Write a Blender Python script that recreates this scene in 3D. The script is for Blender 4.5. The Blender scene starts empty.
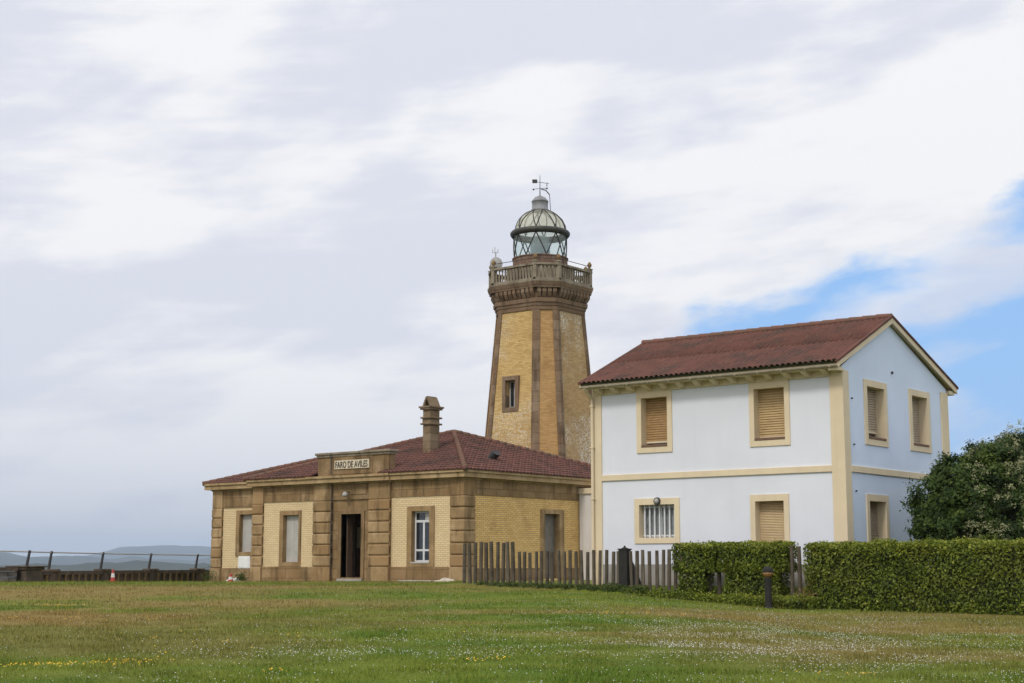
import bpy, bmesh, math, random
import numpy as np
from mathutils import Vector, Matrix, noise as mnoise
random.seed(7); rng = np.random.default_rng(7)
S = bpy.context.scene; C = S.collection
PI = math.pi; rad = math.radians
YAW = rad(38.247); EYE = 0.62
Fw = (-math.sin(YAW), math.cos(YAW)); Rt = (math.cos(YAW), math.sin(YAW))
def W(lat, d, z=0.0):                       # metres to the side / ahead of the viewpoint -> world
    return (Rt[0]*lat+Fw[0]*d, Rt[1]*lat+Fw[1]*d, z)
def sstep(a, b, x):
    t = np.clip((np.asarray(x, float)-a)/(b-a), 0, 1); return t*t*(3-2*t)

# ------------------------------------------------------------------ node helpers
def new_mat(name):
    m = bpy.data.materials.new(name); m.use_nodes = True
    nt = m.node_tree; b = nt.nodes['Principled BSDF']
    return m, nt, b
def N(nt, typ, ins=None, **props):
    n = nt.nodes.new(typ)
    for k, v in props.items(): setattr(n, k, v)
    for k, v in (ins or {}).items():
        s = n.inputs[k]
        if isinstance(v, bpy.types.NodeSocket): nt.links.new(v, s)
        else: s.default_value = v
    return n
def c4(c): return (c[0], c[1], c[2], 1.0)
def math_(nt, op, a, b=None, clamp=False):
    ins = {0: a}
    if b is not None: ins[1] = b
    return N(nt, 'ShaderNodeMath', ins, operation=op, use_clamp=clamp).outputs[0]
def mix(nt, fac, a, b, mode='MIX'):
    n = nt.nodes.new('ShaderNodeMix'); n.data_type = 'RGBA'; n.blend_type = mode
    for idx, v in ((0, fac), (6, a), (7, b)):
        s = n.inputs[idx]
        if isinstance(v, bpy.types.NodeSocket): nt.links.new(v, s)
        else: s.default_value = v if idx == 0 else c4(v)
    return n.outputs[2]
def ramp(nt, fac, lo, hi):
    return N(nt, 'ShaderNodeMapRange', {0: fac, 1: lo, 2: hi, 3: 0.0, 4: 1.0}, interpolation_type='SMOOTHSTEP').outputs[0]
def nz(nt, scale, detail=4, vec=None, rough=.55):
    ins = {'Scale': scale, 'Detail': detail, 'Roughness': rough}
    if vec is None: vec = N(nt, 'ShaderNodeNewGeometry').outputs['Position']
    ins['Vector'] = vec
    return N(nt, 'ShaderNodeTexNoise', ins).outputs['Fac']
def scalev(nt, vec, s):
    return N(nt, 'ShaderNodeVectorMath', {0: vec, 1: s}, operation='MULTIPLY').outputs[0]
def pos(nt): return N(nt, 'ShaderNodeNewGeometry').outputs['Position']
def bump(nt, b, h, strength=.4, dist=.02):
    n = N(nt, 'ShaderNodeBump', {'Strength': strength, 'Distance': dist, 'Height': h})
    nt.links.new(n.outputs[0], b.inputs['Normal'])

def mat_plain(name, c, c2=None, scale=3.0, rough=.75, metal=0, bmp=.0, bscale=40, spec=.3, streak=None):
    m, nt, b = new_mat(name)
    c2 = c2 or tuple(x*.8 for x in c)
    col = mix(nt, ramp(nt, nz(nt, scale, 5), .3, .7), c, c2)
    if streak:                               # rain streaks running down the face
        v = scalev(nt, pos(nt), (5, 5, .25))
        col = mix(nt, math_(nt, 'MULTIPLY', ramp(nt, nz(nt, 1, 4, v), .48, .75), streak[1]), col, streak[0])
    nt.links.new(col, b.inputs['Base Color'])
    b.inputs['Roughness'].default_value = rough; b.inputs['Metallic'].default_value = metal
    b.inputs['Specular IOR Level'].default_value = spec
    if bmp: bump(nt, b, nz(nt, bscale, 3), bmp, .01)
    return m
def mat_brick(name, c1, c2, mortar, bw=.26, rh=.085, ms=.012, blotch=None, bcol=(.6, .56, .48), bamt=.0, bscale=.9, dirt=(.1, .06, .03), damt=.25):
    m, nt, b = new_mat(name)
    uv = N(nt, 'ShaderNodeTexCoord').outputs['UV']
    br = N(nt, 'ShaderNodeTexBrick', {'Vector': uv, 'Color1': c4(c1), 'Color2': c4(c2), 'Mortar': c4(mortar), 'Scale': 1.0,
           'Mortar Size': ms, 'Mortar Smooth': .2, 'Bias': 0.0, 'Brick Width': bw, 'Row Height': rh})
    col = br.outputs['Color']
    col = mix(nt, math_(nt, 'MULTIPLY', ramp(nt, nz(nt, .8, 6), .45, .75), damt), col, dirt)
    col = mix(nt, math_(nt, 'MULTIPLY', ramp(nt, nz(nt, 9, 3), .5, .8), damt*.8), col, dirt)
    if bamt:                                 # white lime bloom in speckles, thick in patches
        fine = ramp(nt, nz(nt, 13, 3), .47, .60); patch = ramp(nt, math_(nt, 'ADD', nz(nt, bscale, 3), math_(nt, 'MULTIPLY', ramp(nt, N(nt, 'ShaderNodeSeparateXYZ', {0: pos(nt)}).outputs[2], 11.0, 6.0), .16)), .50, .68)
        col = mix(nt, math_(nt, 'MULTIPLY', math_(nt, 'MULTIPLY', fine, patch), bamt), col, bcol)
    nt.links.new(col, b.inputs['Base Color']); b.inputs['Roughness'].default_value = .9
    b.inputs['Specular IOR Level'].default_value = .15
    bump(nt, b, math_(nt, 'SUBTRACT', 1.0, br.outputs['Fac']), .5, .012)
    return m
def mat_stone(name, c, c2, c3, scale=1.6, coursed=0.0):
    m, nt, b = new_mat(name)
    col = mix(nt, ramp(nt, nz(nt, scale, 6), .35, .65), c, c2)
    col = mix(nt, ramp(nt, nz(nt, scale*.45, 4), .5, .72), col, c3)
    col = mix(nt, math_(nt, 'MULTIPLY', ramp(nt, nz(nt, 14, 4), .5, .75), .35), col, tuple(x*.45 for x in c))
    rnd = N(nt, 'ShaderNodeAttribute', attribute_name='rnd').outputs['Fac']
    col = mix(nt, math_(nt, 'MULTIPLY', ramp(nt, rnd, .35, .95), .6), col, c3)
    rust = math_(nt, 'FRACT', math_(nt, 'MULTIPLY', rnd, 7.3))
    col = mix(nt, math_(nt, 'MULTIPLY', ramp(nt, rust, .45, 1.0), .55), col, (c[0]*1.12, c[1]*1.0, c[2]*.92))
    col = mix(nt, math_(nt, 'MULTIPLY', ramp(nt, nz(nt, 2.3, 5), .52, .7), .5), col, (c[0]*1.05, c[1]*.92, c[2]*.82))
    runs = nz(nt, 1.0, 5, scalev(nt, pos(nt), (2.6, 2.6, .45)))
    col = mix(nt, math_(nt, 'MULTIPLY', ramp(nt, runs, .50, .68), .62), col, tuple(x*.38 for x in c))
    if coursed:
        uv = N(nt, 'ShaderNodeTexCoord').outputs['UV']
        br = N(nt, 'ShaderNodeTexBrick', {'Vector': uv, 'Color1': (1, 1, 1, 1), 'Color2': (.72, .7, .68, 1), 'Mortar': (.35, .32, .3, 1),
               'Scale': 1.0, 'Mortar Size': .012, 'Brick Width': coursed*2.2, 'Row Height': coursed})
        col = mix(nt, .8, col, br.outputs['Color'], 'MULTIPLY')
    nt.links.new(col, b.inputs['Base Color']); b.inputs['Roughness'].default_value = .92
    b.inputs['Specular IOR Level'].default_value = .15
    bump(nt, b, nz(nt, 18, 5), .5, .03)
    return m
def mat_leaf(name, cols, rough=.5, trans=.25, patch=None):
    m, nt, b = new_mat(name)
    rnd = N(nt, 'ShaderNodeAttribute', attribute_name='rnd').outputs['Fac']
    r = N(nt, 'ShaderNodeValToRGB', {0: rnd}); e = r.color_ramp.elements
    e[0].position = 0; e[0].color = c4(cols[0]); e[1].position = 1; e[1].color = c4(cols[-1])
    for i, c in enumerate(cols[1:-1]):
        k = e.new((i+1)/(len(cols)-1)); k.color = c4(c)
    col = r.outputs[0]
    if patch: col = mix(nt, math_(nt, 'MULTIPLY', ramp(nt, nz(nt, patch[1], 3), .48, .68), .8), col, patch[0])
    nt.links.new(col, b.inputs['Base Color']); b.inputs['Roughness'].default_value = rough
    b.inputs['Specular IOR Level'].default_value = .25
    tr = N(nt, 'ShaderNodeBsdfTranslucent', {'Color': col})
    mx = N(nt, 'ShaderNodeMixShader', {0: trans}); nt.links.new(b.outputs[0], mx.inputs[1]); nt.links.new(tr.outputs[0], mx.inputs[2])
    nt.links.new(mx.outputs[0], nt.nodes['Material Output'].inputs['Surface'])
    return m
def lawn_colour(nt):
    p = pos(nt)
    g = mix(nt, ramp(nt, nz(nt, .5, 5, p), .35, .65), (.074, .124, .011), (.126, .160, .018))
    g = mix(nt, math_(nt, 'MULTIPLY', ramp(nt, nz(nt, .11, 4, p), .42, .62), .75), g, (.150, .128, .036))
    v = scalev(nt, N(nt, 'ShaderNodeVectorRotate', {'Vector': p, 'Angle': -YAW}, rotation_type='Z_AXIS').outputs[0], (.09, .28, 1))
    d = ramp(nt, nz(nt, 1.0, 5, v), .50, .64)   # dry straw-brown bands across the lawn
    g = mix(nt, math_(nt, 'MULTIPLY', d, .6), g, (.205, .155, .055))
    pr_ = N(nt, 'ShaderNodeVectorRotate', {'Vector': p, 'Angle': -YAW}, rotation_type='Z_AXIS').outputs[0]
    for l0, d0, sl, sd, k in ((-10, 31, 5, 3.4, 1.0), (-7, 37, 5.5, 3.2, .85), (-13, 43, 7, 6, .85), (-6, 48, 6, 3, .6), (4.5, 34, 4.0, 2.0, .55), (8.5, 31.5, 3.5, 3, .6), (0, 48, 5, 4, .4), (-2, 29.5, 2.5, 1.0, .45)):   # dry worn patches
        q = N(nt, 'ShaderNodeVectorMath', {0: N(nt, 'ShaderNodeVectorMath', {0: pr_, 1: (l0, d0, 0)}, operation='SUBTRACT').outputs[0], 1: (1/sl, 1/sd, 0)}, operation='MULTIPLY').outputs[0]
        ln_ = N(nt, 'ShaderNodeVectorMath', {0: q}, operation='LENGTH').outputs['Value']
        e_ = math_(nt, 'ADD', ln_, math_(nt, 'MULTIPLY', math_(nt, 'SUBTRACT', nz(nt, .55, 5, p), .5), 1.6))
        g = mix(nt, math_(nt, 'MULTIPLY', math_(nt, 'SUBTRACT', 1.0, ramp(nt, e_, .35, 1.1)), k), g, (.215, .152, .052))
    g = mix(nt, math_(nt, 'MULTIPLY', ramp(nt, nz(nt, 6, 4, p), .5, .75), .35), g, (.045, .075, .012))
    return g
def mat_roof(name, c1, c2, dark, pale):
    m, nt, b = new_mat(name)
    rnd = N(nt, 'ShaderNodeAttribute', attribute_name='rnd').outputs['Fac']
    uv = N(nt, 'ShaderNodeTexCoord').outputs['UV']
    cell = N(nt, 'ShaderNodeTexWhiteNoise', {'Vector': N(nt, 'ShaderNodeVectorMath', {0: scalev(nt, pos(nt), (4.17, 4.17, 7.0))}, operation='FLOOR').outputs[0]}, noise_dimensions='3D').outputs['Value']
    col = mix(nt, ramp(nt, nz(nt, 1.4, 5), .3, .7), c1, c2)
    col = mix(nt, math_(nt, 'MULTIPLY', cell, .5), col, tuple(x*1.35 for x in c1))
    col = mix(nt, math_(nt, 'MULTIPLY', ramp(nt, nz(nt, .7, 6), .48, .70), .7), col, dark)
    col = mix(nt, math_(nt, 'MULTIPLY', ramp(nt, nz(nt, 9, 4), .60, .72), .55), col, pale)
    nt.links.new(col, b.inputs['Base Color']); b.inputs['Roughness'].default_value = .9; b.inputs['Specular IOR Level'].default_value = .15
    bump(nt, b, nz(nt, 25, 4), .4, .02)
    return m
MT = {}
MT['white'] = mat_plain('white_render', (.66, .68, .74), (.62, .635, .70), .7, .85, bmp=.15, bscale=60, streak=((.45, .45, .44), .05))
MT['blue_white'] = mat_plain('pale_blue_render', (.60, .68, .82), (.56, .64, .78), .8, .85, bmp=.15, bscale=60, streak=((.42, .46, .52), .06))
MT['grey_base'] = mat_plain('grey_plinth_paint', (.33, .31, .29), (.26, .24, .22), 2, .9)
MT['cream'] = mat_plain('cream_paint', (.66, .55, .38), (.60, .50, .35), 1.2, .8, streak=((.4, .32, .2), .15))
MT['shutter'] = mat_plain('brown_shutter', (.37, .225, .095), (.30, .18, .075), 6, .6)
MT['shutter_tan'] = mat_plain('tan_shutter', (.46, .32, .155), (.39, .27, .13), 4, .6)
MT['shutter_flat'] = mat_plain('flat_tan_shutter', (.56, .42, .24), (.50, .37, .21), 3, .6)
MT['shutter_pale'] = mat_plain('pale_shutter', (.42, .34, .25), (.36, .29, .21), 4, .6)
MT['sill'] = mat_plain('terracotta_sill', (.17, .10, .065), None, 5, .8)
MT['stone'] = mat_stone('sandstone', (.245, .163, .082), (.32, .215, .11), (.44, .31, .175))
MT['stone_light'] = mat_stone('pale_sandstone', (.31, .215, .112), (.38, .27, .15), (.46, .34, .20))
MT['stone_wall'] = mat_stone('sandstone_ashlar', (.235, .155, .078), (.30, .20, .103), (.40, .28, .16), coursed=.42)
MT['stone_dark'] = mat_stone('weathered_sandstone', (.18, .118, .060), (.235, .158, .082), (.31, .22, .13))
MT['tower_stone'] = mat_stone('tower_brown_stone', (.15, .102, .065), (.19, .132, .085), (.26, .19, .128), 2.4)
MT['grey_stone'] = mat_stone('grey_weathered_stone', (.20, .165, .12), (.26, .22, .165), (.34, .30, .225), 2.4)
MT['cream_brick'] = mat_brick('cream_painted_brick', (.71, .55, .325), (.64, .49, .285), (.42, .33, .21), damt=.3, dirt=(.36, .26, .15))
MT['gold_brick'] = mat_brick('golden_brick', (.67, .43, .155), (.80, .54, .225), (.40, .27, .13), damt=.5, dirt=(.30, .16, .06))
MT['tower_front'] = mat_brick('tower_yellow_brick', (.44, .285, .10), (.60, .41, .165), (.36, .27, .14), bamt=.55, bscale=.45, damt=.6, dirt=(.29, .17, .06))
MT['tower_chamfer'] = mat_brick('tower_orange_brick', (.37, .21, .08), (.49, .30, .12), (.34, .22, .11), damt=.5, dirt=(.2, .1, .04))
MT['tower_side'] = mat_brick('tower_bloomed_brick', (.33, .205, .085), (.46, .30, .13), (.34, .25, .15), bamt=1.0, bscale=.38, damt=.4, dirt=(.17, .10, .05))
MT['tile'] = mat_roof('red_clay_tile', (.118, .054, .042), (.084, .043, .036), (.05, .034, .028), (.18, .11, .08))
MT['sheet'] = mat_roof('red_corrugated_roofing', (.118, .053, .041), (.085, .044, .036), (.055, .045, .036), (.16, .13, .09))
MT['ridge'] = mat_plain('lichened_ridge_tile', (.17, .075, .055), (.12, .08, .055), 4, .9)
MT['wood_dark'] = mat_plain('weathered_dark_timber', (.100, .080, .056), (.055, .046, .033), 4, .9, streak=((.26, .22, .16), .6))
MT['wood_door'] = mat_plain('dark_door_wood', (.13, .08, .05), None, 5, .6)
MT['iron'] = mat_plain('dark_iron', (.035, .035, .04), (.05, .045, .045), 6, .6)
MT['black_paint'] = mat_plain('black_paint', (.017, .016, .015), (.023, .022, .02), 6, .8)
MT['bronze'] = mat_plain('dark_green_bronze', (.055, .05, .04), (.035, .035, .032), 6, .5)
MT['lead'] = mat_plain('grey_lead', (.23, .23, .24), (.17, .17, .18), 5, .55, spec=.5)
MT['pvc'] = mat_plain('white_frame_paint', (.60, .61, .63), (.54, .55, .57), 2, .4)
MT['board_pale'] = mat_plain('pale_grey_board', (.43, .41, .39), (.36, .35, .33), 2, .7)
MT['drum'] = mat_stone('red_brown_stone', (.15, .09, .065), (.19, .125, .09), (.26, .20, .15), 4)
MT['dark_in'] = mat_plain('dark_plaster', (.36, .30, .24), None, 2, .9)
MT['sign_white'] = mat_plain('cream_tile', (.60, .53, .40), (.50, .43, .31), 6, .5)
MT['ink'] = mat_plain('dark_ink', (.05, .035, .03), None, 9, .7)
MT['red'] = mat_plain('red_plastic', (.42, .055, .04), None, 5, .5)
MT['plastic_white'] = mat_plain('white_plastic', (.58, .58, .57), (.50, .50, .48), 5, .5)
MT['meter_white'] = mat_plain('meter_box_white', (.74, .74, .74), (.68, .68, .68), 4, .5)
MT['tarp'] = mat_plain('dirty_white_sheet', (.50, .45, .38), (.38, .33, .26), 5, .7)
MT['amber'] = mat_plain('amber_lens', (.20, .105, .035), None, 5, .3)
MT['asphalt_grey'] = mat_plain('pale_concrete', (.36, .33, .28), None, 2, .9)
MT['bark'] = mat_plain('bark', (.10, .075, .05), None, 8, .95)
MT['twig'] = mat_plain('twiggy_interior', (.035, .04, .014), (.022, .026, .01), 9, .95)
MT['balus'] = mat_stone('lichened_dark_stone', (.095, .072, .055), (.07, .056, .043), (.15, .11, .08), 3)
MT['rubble'] = mat_stone('dark_rubble', (.10, .09, .08), (.06, .055, .05), (.22, .19, .17), 3)
MT['steel'] = mat_plain('grey_steel', (.38, .37, .34), None, 5, .45)
MT['hedge'] = mat_leaf('hedge_leaf', [(.024, .044, .006), (.082, .122, .012), (.16, .20, .022), (.30, .32, .042)], trans=.3, patch=((.15, .165, .022), .9))
MT['ivy'] = mat_leaf('ivy_leaf', [(.026, .048, .010), (.055, .085, .016), (.10, .12, .028)], trans=.25)
MT['shrub'] = mat_leaf('shrub_leaf', [(.013, .028, .005), (.030, .056, .009), (.056, .092, .013), (.105, .14, .024)], .65, .2)
MT['rust_leaf'] = mat_leaf('rusty_leaf', [(.16, .07, .025), (.26, .13, .045), (.10, .09, .03)])
MT['petal_cream'] = mat_leaf('cream_blossom', [(.22, .225, .11), (.33, .32, .175), (.17, .20, .085)])
MT['petal_white'] = mat_leaf('daisy_white', [(.40, .41, .36), (.56, .57, .52)], trans=.15)
MT['petal_yellow'] = mat_leaf('yellow_flower', [(.62, .36, .02), (.72, .46, .03)], trans=.15)
def m_glass(name, tint, rough=.06):
    m, nt, b = new_mat(name)
    b.inputs['Base Color'].default_value = c4(tint); b.inputs['Roughness'].default_value = rough
    b.inputs['Specular IOR Level'].default_value = .8
    return m
MT['curtain'] = mat_plain('net_curtain', (.24, .26, .27), (.18, .19, .20), 6, .9)
MT['glass_dark'] = m_glass('dark_window_glass', (.018, .022, .028))
def m_clear(name, tint, col, t, glow=0, rough=.12):
    m, nt, b = new_mat(name)
    b.inputs['Base Color'].default_value = c4(col); b.inputs['Roughness'].default_value = rough; so_ = b.outputs[0]
    if glow:
        tl = N(nt, 'ShaderNodeBsdfTranslucent', {'Color': c4(col)}); m2 = N(nt, 'ShaderNodeMixShader', {0: glow}); nt.links.new(so_, m2.inputs[1]); nt.links.new(tl.outputs[0], m2.inputs[2]); so_ = m2.outputs[0]
    tr = N(nt, 'ShaderNodeBsdfTransparent', {'Color': c4(tint)})
    mx = N(nt, 'ShaderNodeMixShader', {0: t}); nt.links.new(so_, mx.inputs[1]); nt.links.new(tr.outputs[0], mx.inputs[2])
    nt.links.new(mx.outputs[0], nt.nodes['Material Output'].inputs['Surface'])
    return m
MT['glass_lantern'] = m_clear('lantern_glass', (.95, 1.0, .98), (.70, .80, .77), .80, .5)
MT['glass_dome'] = m_clear('dome_glass', (1.0, .99, .93), (.88, .86, .72), .45, .8, .35)
MT['lens'] = m_clear('fresnel_lens_glass', (.75, .85, .9), (.34, .40, .45), .3)
def lawn_mat(blade):
    m, nt, b = new_mat('grass_blade' if blade else 'lawn_turf')
    col = lawn_colour(nt)
    if blade:
        rnd = N(nt, 'ShaderNodeAttribute', attribute_name='rnd').outputs['Fac']
        hs = N(nt, 'ShaderNodeHueSaturation', {'Color': col, 'Value': math_(nt, 'ADD', math_(nt, 'MULTIPLY', rnd, 1.1), .6)})
        col = mix(nt, ramp(nt, rnd, .86, .98), hs.outputs[0], (.24, .19, .075))
    nt.links.new(col, b.inputs['Base Color']); b.inputs['Roughness'].default_value = .9
    b.inputs['Specular IOR Level'].default_value = .1
    if not blade: bump(nt, b, nz(nt, 30, 5), .6, .05)
    return m
MT['lawn'] = lawn_mat(False); MT['blade'] = lawn_mat(True)

# ------------------------------------------------------------------ mesh helpers
ORG = {}
class MB:
    def __init__(s): s.v = []; s.f = []; s.r = []; s.cur = 0.0
    def rnd(s): s.cur = random.random()
    def add(s, vs, fs):
        o = len(s.v); s.v += [tuple(p) for p in vs]; s.f += [tuple(i+o for i in f) for f in fs]; s.r += [s.cur]*len(vs)
    def box(s, x0, x1, y0, y1, z0, z1):
        x0, x1 = sorted((x0, x1)); y0, y1 = sorted((y0, y1)); z0, z1 = sorted((z0, z1))
        s.add([(x0, y0, z0), (x1, y0, z0), (x1, y1, z0), (x0, y1, z0), (x0, y0, z1), (x1, y0, z1), (x1, y1, z1), (x0, y1, z1)],
              [(0, 3, 2, 1), (4, 5, 6, 7), (0, 1, 5, 4), (1, 2, 6, 5), (2, 3, 7, 6), (3, 0, 4, 7)])
    def cbox(s, x0, x1, y0, y1, z0, z1, b=.03):
        x0, x1 = sorted((x0, x1)); y0, y1 = sorted((y0, y1)); z0, z1 = sorted((z0, z1))
        bm = bmesh.new(); bmesh.ops.create_cube(bm, size=1)
        for v in bm.verts: v.co = ((x0+x1)/2+v.co.x*(x1-x0), (y0+y1)/2+v.co.y*(y1-y0), (z0+z1)/2+v.co.z*(z1-z0))
        bmesh.ops.bevel(bm, geom=bm.edges[:], offset=b, segments=2, affect='EDGES', profile=.5)
        bm.verts.index_update(); s.add([v.co[:] for v in bm.verts], [[v.index for v in f.verts] for f in bm.faces]); bm.free()
    def hexa(s, p):                          # 4 bottom, 4 top points, counter-clockwise from above
        s.add(p, [(0, 3, 2, 1), (4, 5, 6, 7), (0, 1, 5, 4), (1, 2, 6, 5), (2, 3, 7, 6), (3, 0, 4, 7)])
    def poly(s, pts): s.add(pts, [tuple(range(len(pts)))])
    def prism(s, bot, top):
        n = len(bot)
        s.add(list(bot)+list(top), [tuple(reversed(range(n))), tuple(range(n, 2*n))]+[(i, (i+1) % n, n+(i+1) % n, n+i) for i in range(n)])
    def tube(s, p0, p1, r0, r1=None, n=8, caps=True):
        r1 = r0 if r1 is None else r1
        a = Vector(p0); b = Vector(p1); d = (b-a).normalized()
        u = d.cross(Vector((0, 0, 1)) if abs(d.z) < .9 else Vector((1, 0, 0))).normalized(); w = d.cross(u)
        ring = [(math.cos(2*PI*i/n), math.sin(2*PI*i/n)) for i in range(n)]
        vs = [a+(u*c+w*t)*r0 for c, t in ring]+[b+(u*c+w*t)*r1 for c, t in ring]
        fs = [(i, (i+1) % n, n+(i+1) % n, n+i) for i in range(n)]
        if caps: fs += [tuple(reversed(range(n))), tuple(range(n, 2*n))]
        s.add(vs, fs)
    def path(s, pts, r, n=6):
        for a, b in zip(pts, pts[1:]): s.tube(a, b, r, r, n)
    def lathe(s, c, prof, n=24, close=True):
        vs = []; fs = []; m = len(prof)
        for r, z in prof:
            for i in range(n): vs.append((c[0]+r*math.cos(2*PI*i/n), c[1]+r*math.sin(2*PI*i/n), c[2]+z))
        for j in range(m-1):
            for i in range(n): fs.append((j*n+i, j*n+(i+1) % n, (j+1)*n+(i+1) % n, (j+1)*n+i))
        if close: fs += [tuple(reversed(range(n))), tuple(range((m-1)*n, m*n))]
        s.add(vs, fs)
    def ball(s, c, r, n=12, sz=1.0):
        s.lathe(c, [(max(.001, r*math.sin(PI*k/8)), -r*sz*math.cos(PI*k/8)) for k in range(9)], n)
    def build(s, name, mat, parent=None, smooth=False, origin=None):
        og = origin if origin is not None else (ORG[parent.name] if parent else (0, 0, 0))
        me = bpy.data.meshes.new(name)
        me.from_pydata([(x-og[0], y-og[1], z-og[2]) for x, y, z in s.v], [], s.f); me.update()
        a = me.attributes.new('rnd', 'FLOAT', 'POINT'); a.data.foreach_set('value', np.array(s.r, 'f'))
        uv = me.uv_layers.new(name='UVMap')
        for p in me.polygons:
            n = p.normal
            t = Vector((-n.y, n.x, 0))
            t = t.normalized() if t.length > .05 else Vector((1, 0, 0))
            w = n.cross(t)
            for li in p.loop_indices:
                q = Vector(s.v[me.loops[li].vertex_index]); uv.data[li].uv = (q.dot(t), q.dot(w))
            p.use_smooth = smooth
        me.materials.append(mat)
        o = bpy.data.objects.new(name, me); C.objects.link(o)
        if parent: o.parent = parent
        else: o.location = og
        ORG[o.name] = og
        return o
def np_mesh(name, verts, k, mat, rnd=None, parent=None, origin=(0, 0, 0), smooth=False):
    """verts: (n*k,3); every k consecutive verts one face"""
    og = ORG[parent.name] if parent else origin
    n = len(verts)//k
    me = bpy.data.meshes.new(name); me.vertices.add(n*k)
    me.vertices.foreach_set('co', (verts-np.array(og)).astype('f').ravel())
    me.loops.add(n*k); me.loops.foreach_set('vertex_index', np.arange(n*k, dtype='i'))
    me.polygons.add(n); me.polygons.foreach_set('loop_start', np.arange(0, n*k, k, dtype='i'))
    try: me.polygons.foreach_set('loop_total', np.full(n, k, dtype='i'))
    except Exception: pass
    me.update(calc_edges=True)
    if rnd is not None:
        a = me.attributes.new('rnd', 'FLOAT', 'POINT'); a.data.foreach_set('value', np.repeat(rnd, k).astype('f'))
    me.materials.append(mat)
    o = bpy.data.objects.new(name, me); C.objects.link(o)
    if parent: o.parent = parent
    else: o.location = og
    ORG[o.name] = og
    return o
def tag(o, label=None, cat=None, group=None, kind=None):
    for k, v in (('label', label), ('category', cat), ('group', group), ('kind', kind)):
        if v: o[k] = v
    return o
def thing(name, label, cat, loc=(0, 0, 0), group=None):
    o = bpy.data.objects.new(name, None); C.objects.link(o); o.location = loc; o.empty_display_size = .3
    ORG[o.name] = tuple(loc); return tag(o, label, cat, group)
def leaves(pts, nrm, size, aspect=.6, jit=.9, fold=.0):
    """quads (diamonds) at pts, roughly facing nrm"""
    n = len(pts); size = np.broadcast_to(size, (n,))[:, None]
    d = nrm+rng.normal(0, jit, (n, 3)); d /= np.linalg.norm(d, axis=1)[:, None]+1e-9
    t = np.cross(d, rng.normal(0, 1, (n, 3))); t /= np.linalg.norm(t, axis=1)[:, None]+1e-9
    b = np.cross(d, t)
    a0 = pts-t*size*.5; a1 = pts+b*size*aspect*.5+t*size*.05; a2 = pts+t*size*.5; a3 = pts-b*size*aspect*.5+t*size*.05
    return np.stack([a0, a1, a2, a3], 1).reshape(-1, 3)

# walls lie in vertical axis planes: 'Y' faces -y (u = x), 'X' faces +x (u = y); d > 0 is outward
class PL:
    def __init__(s, ax, c): s.ax = ax; s.c = c
    def pt(s, u, z, d=0): return (u, s.c-d, z) if s.ax == 'Y' else (s.c+d, u, z)
    def box(s, mb, u0, u1, z0, z1, d0, d1, bev=0):
        a = s.pt(u0, z0, d0); b = s.pt(u1, z1, d1); ar = (a[0], b[0], a[1], b[1], a[2], b[2])
        mb.cbox(*ar, b=bev) if bev else mb.box(*ar)
def wallgrid(mb, fn, us, zs, holes, depth=None):
    us = sorted(set(us+[h[0] for h in holes]+[h[1] for h in holes])); zs = sorted(set(zs+[h[2] for h in holes]+[h[3] for h in holes]))
    for i in range(len(us)-1):
        for j in range(len(zs)-1):
            um = (us[i]+us[i+1])/2; zm = (zs[j]+zs[j+1])/2
            if any(h[0] < um < h[1] and h[2] < zm < h[3] for h in holes): continue
            mb.poly([fn(us[i], zs[j], 0), fn(us[i+1], zs[j], 0), fn(us[i+1], zs[j+1], 0), fn(us[i], zs[j+1], 0)])
    if depth:
        for a, b, c, d in holes:
            for (p, q, r, t) in ((a, c, b, c), (b, c, b, d), (b, d, a, d), (a, d, a, c)):
                mb.poly([fn(p, q, 0), fn(p, q, -depth), fn(r, t, -depth), fn(r, t, 0)])
def surround(pl, u0, u1, z0, z1, o0, o1, q0, q1, proud=.045, depth=.28, bottom=True):
    """frame bars from outer (u,z) to opening (o,q), with a lining into the hole"""
    mb = MB(); B = lambda *a, **k: pl.box(mb, *a, **k)
    B(u0, o0, z0, z1, -.03, proud); B(o1, u1, z0, z1, -.03, proud); B(o0, o1, q1, z1, -.03, proud)
    if bottom: B(o0, o1, z0, q0, -.03, proud)
    t = .03
    B(o0-t, o0, q0, q1, -depth, -.03); B(o1, o1+t, q0, q1, -depth, -.03); B(o0-t, o1+t, q1, q1+t, -depth, -.03)
    if bottom: B(o0-t, o1+t, q0-t, q0, -depth, -.03)
    return mb
def slats(pl, u0, u1, z0, z1, d, pitch=.085):
    mb = MB(); n = int((z1-z0)/pitch)
    for i in range(n):
        a = z0+i*(z1-z0)/n; b = a+(z1-z0)/n
        mb.hexa([pl.pt(u0, a, d-.02), pl.pt(u1, a, d-.02), pl.pt(u1, a, d+.015), pl.pt(u0, a, d+.015)] if pl.ax == 'X' else
                [pl.pt(u0, a, d+.015), pl.pt(u1, a, d+.015), pl.pt(u1, a, d-.02), pl.pt(u0, a, d-.02)]) if False else None
        p = [pl.pt(u0, a, d+.022), pl.pt(u1, a, d+.022), pl.pt(u1, b-.012, d+.004), pl.pt(u0, b-.012, d+.004)]
        mb.poly(p); mb.poly([p[3], p[2], pl.pt(u1, b, d-.02), pl.pt(u0, b, d-.02)])
        mb.poly([pl.pt(u0, a, d-.02), pl.pt(u1, a, d-.02), p[1], p[0]])
    return mb

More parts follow.
